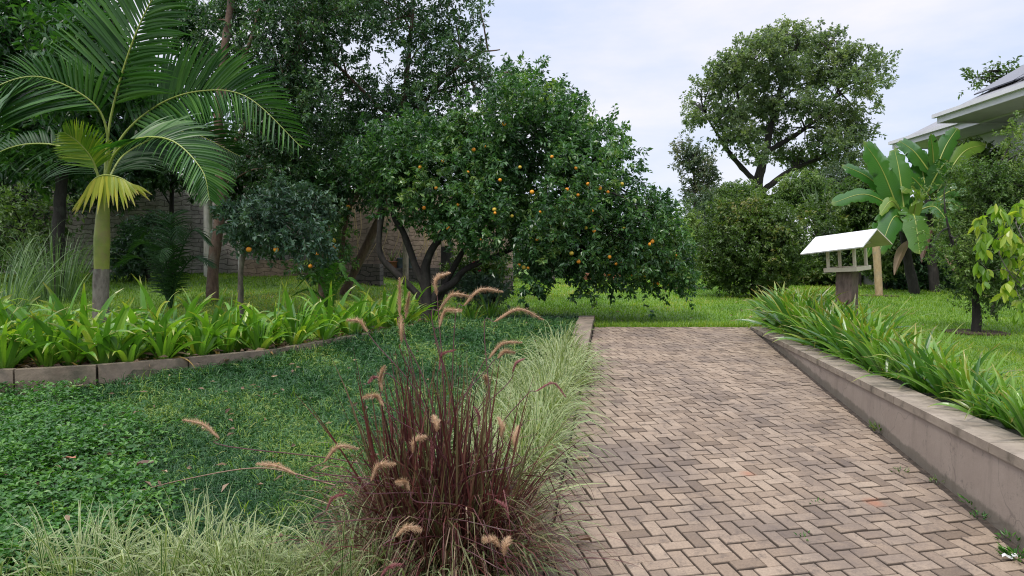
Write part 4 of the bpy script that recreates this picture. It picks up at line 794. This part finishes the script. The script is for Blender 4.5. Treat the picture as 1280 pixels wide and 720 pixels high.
n = 44; tt_ = np.linspace(0, 1, n); ar_ = smooth_path(P3([(112, 240, -.15), (116, 226, -.22), (130, 219, -.3), (150, 222, -.33), (163, 231, -.35)]), n)
an_ = np.radians(np.interp(tt_, [0, .3, .7, 1], [-128, -108, -70, -14])); D = np.c_[np.cos(an_), rng.normal(-.25, .12, n), np.sin(an_)]
yl = ribbons(ar_, D, .52 * rng.uniform(.5, 1.12, n) * (.75 + .35 * np.sin(tt_ * np.pi)), .05, 7, .35, [.5, 1, 1, .85, .5, .1], side=np.c_[-np.sin(an_), an_ * 0 + .3, np.cos(an_)], fold=.25)
fy = pmk('frond', [yl], M['palmy']); fy['label'] = 'yellowed drooping frond folded over the crownshaft'; rr_ = tube(P3([(129, 250, 0), (120, 236, -.12), (112, 240, -.15)]) , [.02, .016, .01], 6); rc_ = tube(ar_, [.014, .012, .004], 6)
mk('rachis', [(x[0] - bP, *x[1:]) for x in (rr_, rc_)], M['rachis'], fy, True)
yp = thing('young_palm', 'small dark young palm between the feather palm and the straight trunk', 'palm', gpt(212, 12.6)); bY = gpt(212, 12.6)
for (dx, dy, hh) in ((-.55, .1, 1.5), (.6, .05, 1.45), (-.15, .4, 1.75), (.3, -.3, 1.5), (-.45, -.35, 1.2), (.75, -.2, .95), (-.75, -.1, .95), (.1, -.5, 1.1)):
    frond(yp, [bY, bY + [dx * .25, dy * .25, hh * .6], bY + [dx * .7, dy * .7, hh], bY + [dx * 1.25, dy * 1.2, hh * .82]], .42, M['palmd'], 34, .024, .8, rach=M['palmd'])
fr = thing('drooping_fern', 'light green fern arching down in front of the leaning trunk', 'fern', gpt(412, 12.)); bF2 = gpt(412, 12.)
for k, (dx, hh) in enumerate(((-.35, .75), (-.1, .85), (.25, .95), (.45, .7), (-.45, .5))):
    frond(fr, [bF2, bF2 + [dx * .3, -.05, hh * .7], bF2 + [dx * .8, -.15, hh], bF2 + [dx * 1.5, -.25, hh * .7]], .16, M['fern'], 40, .02, .8, rach=M['fern'])
def reed(name, lab, X, Y, n, L, wd, sag, rad):
    b = np.array([X, Y, float(GZ(X, Y))]); az = rng.uniform(0, 6.28, n); el = rng.uniform(1.05, 1.5, n); D = np.c_[np.cos(az) * np.cos(el), np.sin(az) * np.cos(el), np.sin(el)]
    o = mk(name, [ribbons(np.c_[np.cos(az), np.sin(az), az * 0] * rad, D, rng.uniform(*L, n), wd, 12, rng.uniform(*sag, n), [.8, 1, .9, .7, .45, .2, .05], p=2., fold=.25)], M['reed'], loc=b); return tag(o, lab, 'grass')
reed('pampas_grass', 'tall clump of long arching grass blades left of the palm', -7.15, 9.3, 170, (.9, 2.1), .016, (.8, 2.2), .25)
reed('tussock_grass', 'fine dark grass clump beneath the shrub by the stone wall', -9.1, 13.5, 190, (1.0, 1.9), .02, (.8, 1.9), .35)

# ------------------------------------------------------------------ walls, posts and small things at the back left
def wall(name, lab, a, b, z0, z1, th, mat, cat='wall'):
    a, b = np.array(a, float), np.array(b, float); L = np.linalg.norm(b - a); o = mk(name, [box((0, 0, 0), (L, th, z1 - z0))], mat, loc=(*((a + b) / 2), (z0 + z1) / 2)); o.rotation_euler = (0, 0, math.atan2(b[1] - a[1], b[0] - a[0])); return tag(o, lab, cat)
pw = lambda px, Y: ((px - 640) / FPX * Y, Y)
wall('stone_wall', 'rough grey stone boundary wall behind the palm and straight trunk', (-27, 18.5), pw(398, 20.2), .2, 3.35, .35, M['stone'])
wall('block_wall', 'tan block boundary wall with hanging roots behind the leaning trunk', pw(399, 20.25), pw(640, 21.5), .2, 3.2, .3, M['tan'])
wall('plinth_wall', 'low dark stone plinth along the foot of the tan wall', pw(462, 20.), pw(640, 20.9), .2, .87, .35, M['block'])
wall('stone_pier', 'squat dark block pier standing at the foot of the leaning trunk', pw(443, 17.2), pw(477, 17.2), .2, 1.0, .5, M['block'], 'pier')
wall('low_wall', 'low brown block wall on the lawn edge below the grey-green shrub', pw(300, 18.2), pw(392, 18.6), .2, 1.1, .3, M['tan'])
vn = [tube([W(px, 235 + rng.uniform(-10, 20), 20.0), W(px + rng.normal(0, 6), 290, 20.0), W(px + rng.normal(0, 12), 325, 20.05)], [.02, .014, .006], 4, 10) for px in rng.uniform(432, 640, 26)]
tag(mk('hanging_roots', vn, M['stake']), 'pale hanging root strands trailing down the tan wall', 'vine', kind='stuff')
def post(name, lab, px, Y, ytop, w, mat, cat='post', lean=0):
    b = gpt(px, Y); t = W(px + lean, ytop, Y); o = mk(name, [tube([(0, 0, -.1), (t - b) * .5, t - b], [w / 2, w / 2], 10, 6)], mat, None, True, b); return tag(o, lab, cat)
post('drain_pipe', 'white drain pipe standing against the stone wall beside the straight trunk', 260, 18.2, 225, .22, M['peel'], 'pipe')
post('white_post', 'short white post on the lawn edge below the grey-green shrub', 300, 17.4, 300, .1, M['peel'])
post('concrete_post', 'grey concrete post in front of the tan wall behind the orange stems', 507, 19.6, 283, .17, M['cop'])
post('shaggy_stump', 'dark shaggy stump behind the orange tree stems', 559, 18, 308, .34, M['bark'], 'stump')
def pot(lab, px, mat, r=.17, h=.3, Y=20.2, zt=.87):
    b = np.array([(px - 640) / FPX * Y, Y, zt]); an = np.linspace(0, 6.283, 16, endpoint=False); prf = [(r * .72, 0), (r * .95, h * .86), (r * 1.08, h * .87), (r * 1.08, h), (r * .92, h), (r * .85, h * .8)]
    V = np.concatenate([np.c_[np.cos(an) * q, np.sin(an) * q, an * 0 + z] for q, z in prf]); F = [(i_ * 16 + j_, i_ * 16 + (j_ + 1) % 16, (i_ + 1) * 16 + (j_ + 1) % 16, (i_ + 1) * 16 + j_) for i_ in range(5) for j_ in range(16)]
    root = thing('plant_pot', lab, 'pot', b); mk('pot_body', [(V, np.array(F))], mat, root, True)
    az = rng.uniform(0, 6.28, 16); D = np.c_[np.cos(az) * .4, np.sin(az) * .4, az * 0 + 1]; mk('foliage', [ribbons(D * .02 + [0, 0, h * .75], D, rng.uniform(.2, .5, 16), .035, 4, .8, fold=.2)], M['bush'], root)
pot('blue-grey plant pot on the plinth next to the concrete post', 502, M['pot']); pot('blue-grey plant pot on the plinth, farther from the terracotta one', 514, M['pot']); pot('low terracotta plant pot on the plinth behind the orange stems', 490, M['terra'], .2, .2)
fs = shrub('flowering_shrub', 'small green shrub with a few pink-red flowers behind the orange tree', 'shrub', [(600, 345, 30, 20), (580, 335, 22, 18), (620, 340, 18, 18)], 14.5, 'bush', .09, 420, 10, 33, -1.2, 1.5, .5)
for (px, py) in ((594, 318), (604, 326), (593, 329), (600, 340)):
    az = np.linspace(0, 6.28, 6)[:5]; p = W(px, py, 14.1) - np.array(fs.location)
    mk('flower', [leaves(np.repeat([[0., 0, 0]], 5, 0), np.c_[np.cos(az), az * 0 - .4, np.sin(az)], .06, .05, .2)], M['red'], fs, loc=p)
shrub('ground_shrub', 'leafy low shrub under the hanging right branch of the orange tree', 'shrub', [(610, 365, 26, 14), (585, 360, 14, 12)], 13., 'blue', .1, 220, 10, 35, -1.3, 1.5, .5)
# the pruned stump and heap seen under the crown
st_ = thing('sapling_trunk', 'slender pale trunk on the lawn seen beneath the orange tree crown', 'tree', gpt(688, 25)); bb_ = gpt(688, 25)
mk('trunk', [tube([(0, 0, -.1), (.05, 0, .6), (0, 0, 1.5)], [.16, .12, .1], 8, 8, .1)], M['bark3'], st_, True)
lvc = crown_chunks([(np.array([0, 0, 2.2]), np.array([1.6, 1.2, 1.2]))], 420, 10, .16, .07, .3, seed=37); mk('crown', [lvc[0]], M['dark'], st_)
hp = thing('brick_heap', 'small heap of reddish bricks on the lawn under the orange tree', 'heap', gpt(756, 25.5))
for k in range(13):
    mk('brick', [box((rng.normal(0, .55), rng.normal(0, .2), .06 + .14 * (k % 3)), (.34, .16, .12), rng.uniform(0, 3), .5, .01)], M['terra' if k % 3 else 'bark2'], hp)
tag(post('white_stick', 'thin white stick standing in the lawn beside the brick heap', 744, 22, 340, .035, M['peel'], 'stake'))

# ------------------------------------------------------------------ bird table, stake, bananas
YB = 9.0
bB = np.array([(1059 - 640) / FPX * YB, YB, 0.]); bt = thing('bird_table', 'white-roofed wooden bird table on a thick brown post above the planter', 'bird table', bB)
al = R(50); d1 = np.array([-math.cos(al), math.sin(al), 0]); d2 = np.array([math.sin(al), math.cos(al), 0]); rzB = math.atan2(d1[1], d1[0])
def rel(u, v, z): return d1 * u + d2 * v + np.array([0, 0, z])
mk('post', [box((0, 0, .42), (.21, .21, 1.06), rzB, .5, .008)], M['postwood'], bt)
tz = .985
tr_ = mk('tray', [box((0, 0, tz - .02), (.4, .4, .025), rzB)], M['cream'], bt)
for s in (-1, 1):
    mk('tray_rim', [box(rel(s * .205, 0, tz - .008), (.02, .43, .055), rzB)], M['cream'], tr_); mk('tray_rim', [box(rel(0, s * .205, tz - .008), (.387, .02, .053), rzB)], M['cream'], tr_)
for a in (-1, 1):
    for b in (-1, 1): mk('corner_post', [box(rel(a * .17, b * .17, tz + .125), (.035, .035, .25), rzB, .5, .004)], M['cream'], bt)
hl, hw, zr, ze = .4, .45, tz + .46, tz + .25
TL = lambda u: -.06 * u
for s in (-1, 1):
    c = [rel(-hl, 0, zr + TL(-hl)), rel(hl, 0, zr + TL(hl)), rel(hl, s * hw, ze + TL(hl)), rel(-hl, s * hw, ze + TL(-hl))]; nn = nrm(np.cross(c[1] - c[0], c[3] - c[0])); nn = nn if nn[2] > 0 else -nn
    V = np.array([p - nn * .008 for p in c] + [p + nn * .008 for p in c]); F = [(0, 1, 2, 3), (4, 5, 6, 7), (0, 1, 5, 4), (1, 2, 6, 5), (2, 3, 7, 6), (3, 0, 4, 7)]
    mk('roof_panel', [(V, np.array(F))], M['white' if s < 0 else 'cream'], bt)
for u in (-.19, .19):
    V = np.array([rel(u + w_, v, z) for w_ in (-.006, .006) for v, z in ((-.32, ze + .055), (.32, ze + .055), (0, zr - .02))]); mk('gable_board', [(V, np.array([(0, 1, 2), (3, 4, 5)])), (V, np.array([(0, 1, 4, 3), (1, 2, 5, 4), (2, 0, 3, 5)]))], M['cream'], bt)
for o_ in bt.children:
    if o_.name != 'post' and not o_.name.startswith('post.'): o_.rotation_euler = (0, R(-4.2), 0); o_.location.x += .072
post('timber_stake', 'pale round timber stake standing in the lawn right of the bird table', 1100, 18.6, 306, .2, M['stake'], 'stake', -5)

def banana_leaf(parent, b, t, wpx, Y, dY=0., bend=0., seed=0, nm='leaf', yel=.4):
    a, c = W(*b, Y), W(*t, Y + dY); L = np.linalg.norm(c - a); m = (a + c) / 2 + np.array([0, 0, L * (.1 + bend)]); ax = smooth_path([a, m, c], 26); w = wpx * Y / FPX
    tt = np.linspace(0, 1, 26); rg = np.random.default_rng(seed + 500); half = (1 - (rg.random(26) < .22) * rg.uniform(.1, .3, 26)) * w / 2 * np.interp(tt, [0, .07, .25, .55, .85, .96, 1], [.06, .45, .95, 1, .8, .4, .03]); T = nrm(np.gradient(ax, axis=0))
    S = nrm(np.cross(T, nrm(np.array([0, 0, 1.]) * .5 + np.array([0, -1., 0])))); U = np.cross(S, T); U = np.where(U[:, 2:3] < 0, -U, U)
    r = np.random.default_rng(seed); V, tv, uv = [], [], []
    for k in range(26):
        for s in (-1, -.5, 0, .5, 1):
            rip = (r.normal(0, .09) if abs(s) == 1 else 0) * w; V.append(ax[k] + S[k] * s * half[k] + U[k] * (abs(s) * .28 - s * s * .38) * half[k] + T[k] * rip); tv.append(tt[k]); uv.append((s + 1) / 2)
    F = []
    for k in range(25):
        split = r.random(2) < .015
        for c_ in range(4):
            if (c_ == 0 and split[0]) or (c_ == 3 and split[1]): continue
            F.append((k * 5 + c_, k * 5 + c_ + 1, (k + 1) * 5 + c_ + 1, (k + 1) * 5 + c_))
    o = np.array(parent.location); lf = mk(nm, [(np.array(V) - o, np.array(F), yel, tv, uv)], M['banana'], parent, True)
    rib = tube(ax, [.03, .018, .004], 5); mk('midrib', [(rib[0] - o, *rib[1:])], M['rachis'], lf, True)
def banana(lab, base, top, Y, lst, seed):
    b = gpt(base, Y); root = thing('banana_plant', lab, 'banana plant', b, 'banana plants by the boundary wall'); tp = W(*top, Y)
    s = tube([b - [0, 0, .1], (b + tp) / 2 + [rng.normal(0, .05), 0, 0], tp], [.15, .12, .08], 10, 14, .08); mk('pseudostem', [(s[0] - b, *s[1:])], M['bark'], root, True)
    for k, l in enumerate(lst): banana_leaf(root, *l[:3], Y, *(l[3:5] if len(l) > 4 else ((l[3] if len(l) > 3 else rng.normal(0, .5)), 0)), seed * 20 + k, yel=(l[5] if len(l) > 5 else rng.uniform(.2, .75)))
banana('banana plant with a tall upright paddle leaf nearest the bird table', 1145, (1126, 268), 19.6, [((1124, 266), (1080, 178), 36, -.3), ((1130, 262), (1118, 186), 32, .4), ((1122, 262), (1040, 254), 20, -.6, .05), ((1120, 255), (1052, 206), 20, .3), ((1136, 290), (1098, 318), 30, -1., .3), ((1130, 285), (1082, 322), 18, -.4, .35), ((1128, 268), (1100, 268), 14, -.7, .2, .95), ((1140, 280), (1152, 240), 20, -.8, .1, .85), ((1135, 275), (1150, 318), 36, -1., .3)], 1)
def dead_banana_leaf(stem, px, py, Y):
    p = W(px, py, Y) - np.array(stem.location); D = np.array([[rng.normal(0, .3), -.35, -.4]]); c = ribbons(p[None], D, 1.3, .28, 12, 1.6, [.2, .7, 1, .9, .6, .1], side=[[1., .2, 0]], fold=.5); mk('withered_leaf', [c], M['dead'], stem)
banana('shorter banana plant in shade between the two taller ones', 1158, (1152, 300), 21.2, [((1152, 300), (1120, 285), 26, -.4, .2), ((1153, 298), (1178, 262), 26, .2), ((1152, 296), (1140, 245), 26, .3), ((1154, 302), (1190, 305), 24, -.5, .3), ((1150, 300), (1110, 310), 22, .3, .2)], 3)
banana('banana plant with broad leaves reaching up under the house eaves', 1170, (1160, 250), 20.4, [((1162, 215), (1124, 176), 26, .2), ((1165, 225), (1197, 160), 22, .3), ((1172, 240), (1232, 180), 22, .2, .1, .8), ((1168, 215), (1163, 168), 18, -.4), ((1170, 250), (1215, 240), 22, -.6, .1), ((1160, 245), (1125, 215), 28, -.5), ((1150, 262), (1190, 285), 20, -.8, .2), ((1160, 240), (1185, 200), 24, -.4), ((1157, 235), (1145, 185), 30, .5), ((1175, 245), (1212, 200), 28, .3), ((1180, 240), (1228, 205), 24, .8), ((1150, 232), (1108, 200), 24, .8), ((1165, 262), (1205, 262), 24, -.6, .15), ((1152, 252), (1128, 240), 22, -.9, .1, .8)], 2)
for o_, a_ in (('banana_plant', (1138, 300, 19.5)), ('banana_plant.002', (1166, 285, 20.3)), ('banana_plant.002', (1172, 300, 20.3))): dead_banana_leaf(bpy.data.objects[o_], *a_)
wall('boundary_wall', 'plain grey rendered boundary wall behind the banana plants', pw(1080, 24.6), (24, 19.5), .0, 1.9, .25, M['bound'])
post('dark_trunk', 'thin dark trunk in the shade behind the small fine-leaved tree', 1242, 13, 330, .08, M['bark'], 'trunk', 2)

# ------------------------------------------------------------------ house
tag(mk('added_bounce_slab', [box((24, 14, .02 + .05), (22.5, 27, .1))], M['cop']), kind='structure')  # grey slab added round the house to cut green bounce onto the soffit
HS = thing('modern_house', 'pale modern house with deep grey eaves and dark roof panels behind the bananas', 'house', (17, 18, .3)); ho = np.array(HS.location)
def hbox(nm, x0, x1, y0, y1, z0, z1, mat, par=None): return mk(nm, [box((((x0 + x1) / 2, (y0 + y1) / 2, (z0 + z1) / 2) - ho), (x1 - x0, y1 - y0, z1 - z0))], mat, par or HS)
def hiproof(x0, y0, x1, y1, z, pitch):
    rise = (x1 - x0) / 2 * pitch; xm = (x0 + x1) / 2; h = (x1 - x0) / 2
    V = np.array([(x0, y0, z), (x1, y0, z), (x1, y1, z), (x0, y1, z), (xm, y0 + h, z + rise), (xm, y1 - h, z + rise)]) - ho
    return mk('roof', [(V, np.array([(0, 3, 5, 4), (1, 4, 5, 2)][:1] + [(4, 1, 2, 5)])), (V, np.array([(0, 4, 1), (2, 3, 5)]))], M['tile'], HS)
for (x0, x1, y0, y1, z) in ((13.75, 25, 6., 22.2, 5.62), (15.1, 23.5, 14, 27.2, 5.62)):
    if y0 == 14: z -= .01
    hbox('soffit', x0 + .02, x1, y0, y1 - .02, z - .06, z - .03, M['soffit']); f = hbox('fascia', x0, x0 + .04, y0, y1, z - .1, z + .2, M['fascia']); hbox('fascia', x0 + .045, x1, y1 - .04, y1, z - .1, z + .2, M['fascia'])
    hbox('gutter', x0 - .12, x0 - .005, y0, y1 + .1, z + .08, z + .2, M['fascia'], f)
    r = hiproof(x0 + .05, y0, x1, y1 - .05, z + .16, .6)
hbox('wall', 15.3, 24.5, 6.5, 20.8, .0, 5.55, M['render']); hbox('wall', 16.6, 23, 21, 26, .0, 5.54, M['render'])
hbox('column', 14.35, 14.75, 17.6, 18., .0, 5.55, M['render'])
for y in np.arange(11., 20.5, 1.75):                               # panels lying on the west slope
    zc = lambda x: 5.62 + .16 + (x - 13.8) * .6 + .09
    V = np.array([(x, yy_, zc(x) + dz) for dz in (0, .04) for x, yy_ in ((14.4, y), (16.1, y), (16.1, y + 1.68), (14.4, y + 1.68))]) - ho
    mk('solar_panel', [(V, np.array([(0, 1, 2, 3), (4, 5, 6, 7), (0, 1, 5, 4), (1, 2, 6, 5), (2, 3, 7, 6), (3, 0, 4, 7)]))], M['solar'], r if False else HS)
for y in (9., 13., 17.):
    w_ = hbox('window', 15.24, 15.297, y, y + 1.6, 3.2, 4.6, M['fascia']); hbox('pane', 15.225, 15.238, y + .08, y + 1.52, 3.28, 4.52, M['solar'], w_)
shrub('distant_tree', 'sparse tree top showing above the house roof', 'tree', [(1258, 90, 16, 7), (1214, 103, 7, 9), (1238, 96, 12, 8)], 60, 'bush', .4, 60, 9, 41, -.6, .6, .7, twig=1.2, tr_=.2)

# ------------------------------------------------------------------ litter and weeds
def rpt(px, py, plane='ramp'):
    b_ = (360 - py) / FPX; k = (-sp + b_ * cp) / (cp + b_ * sp); Y = (RZ0 - EYE) / (k - RS); p = W(px, py, Y); 
    return p if plane == 'ramp' else np.array([p[0], Y, float(GZ(p[0], Y)) + .07])
def fallen(lab, p, L, mat, rz):
    t = np.linspace(0, 1, 9); V, F = [], []
    for k, v in enumerate(t):
        h = L * .22 * math.sin(math.pi * min(.97, v * .94 + .03)) ** .8
        for s in (-1, 0, 1): V.append((L * (v - .5), s * h, .012 + .02 * abs(s) * math.sin(3 * v + 1) + .03 * v * v * L * 6))
    for k in range(8):
        for c in range(2): F.append((k * 3 + c, k * 3 + c + 1, k * 3 + c + 4, k * 3 + c + 3))
    o = mk('fallen_leaf', [(np.array(V), np.array(F), rng.random())], mat, None, True, p); o.rotation_euler = (rng.normal(0, .1), rng.normal(0, .1), rz); return tag(o, lab, 'leaf')
fallen('curled tan leaf on the paving beside the foot of the fountain grass', rpt(724, 679), .13, M['dead'], 2.9)
fallen('small tan leaf lying on the paving near the kerb', rpt(728, 576), .12, M['dead'], .4)
fallen('dry brown leaf on the clover close to the bed edging', rpt(92, 505, 0), .15, M['dead'], .6)
fallen('dry brown leaf on the mondo grass near the edging and yellow withered leaves', rpt(228, 478, 0), .16, M['dead'], .1)
fallen('crumpled leaf on the mondo grass in the middle of the slope', rpt(284, 472, 0), .1, M['dead'], 1.5)
fallen('tan leaf lying between the clover and the mondo grass', rpt(183, 599, 0), .12, M['dead'], .3)
fallen('reddish leaf lying on the bright clover', rpt(87, 601, 0), .08, M['terra'], .8)
fallen('pale yellow leaf caught below the lowest left plume', rpt(342, 604, 0), .11, M['yellow'], 1.2)
fallen('brown leaf lying on the mondo grass below the strap-leaf row', rpt(366, 480, 0), .1, M['dead'], 1.9)
sr = np.array([rpt(*p, 0) for p in ((135, 648), (230, 628), (330, 622), (420, 655))]); sr[:, 2] += [.0, .05, .1, .12]
tag(mk('dry_stalk', [tube(sr, [.002, .004, .005], 5, 20)], M['dead'], None, True), 'long thin dry stalk lying across the ground cover', 'stalk')
weeds = [((1272, 697), 60, .1, 'clover'), ((1214, 631), 26, .07, 'clover'), ((1225, 648), 24, .06, 'clover'), ((1098, 538), 40, .1, 'bush'), ((1004, 673), 8, .05, 'clover'), ((1262, 676), 26, .07, 'clover'), ((1172, 605), 16, .06, 'bush'), ((1126, 592), 16, .06, 'bush'), ((1020, 630), 7, .05, 'clover')]
wl = ['largest leafy weed tuft at the wall foot beside the white scrap', 'green weed tuft in the joint at the wall foot', 'second green weed tuft at the wall foot, nearer the camera', 'dull moss-like weed growing at the middle of the wall foot', 'tiny green weed in a joint in the open paving', 'green weed at the wall foot just above the largest tuft', 'small dry weed in the paving near the wall', 'small dry weed in the paving farther from the camera', 'tiny weed blades in a joint near the rusty stain']
for ((px, py), n, s, mt), lab in zip(weeds, wl):
    p = rpt(px, py); az = rng.uniform(0, 6.28, n); rr = s * .7 * np.sqrt(rng.random(n)); D = np.c_[np.cos(az), np.sin(az), rng.uniform(.3, 1.5, n)]
    o = mk('weed_tuft', [leaves(np.c_[np.cos(az) * rr, np.sin(az) * rr, az * 0 + rng.uniform(0, .03, n)], D, s * rng.uniform(.3, .7, n), s * .16)], M[mt], loc=p + [0, 0, -.003]); tag(o, lab, 'weed')
sc2 = rpt(1262, 700); V = [];
for k in range(7):
    for s in (-1, 0, 1): V.append(((k - 3) * .014, s * .016 * (1 - abs(k - 3) / 4.5), .03 + .008 * math.sin(k * 1.7) - abs(s) * .012))
tag(mk('paper_scrap', [(np.array(V), np.array([(k * 3 + c, k * 3 + c + 1, k * 3 + c + 4, k * 3 + c + 3) for k in range(6) for c in range(2)]))], M['white'], None, True, sc2), 'small crumpled white scrap lying on the weeds by the wall', 'litter')
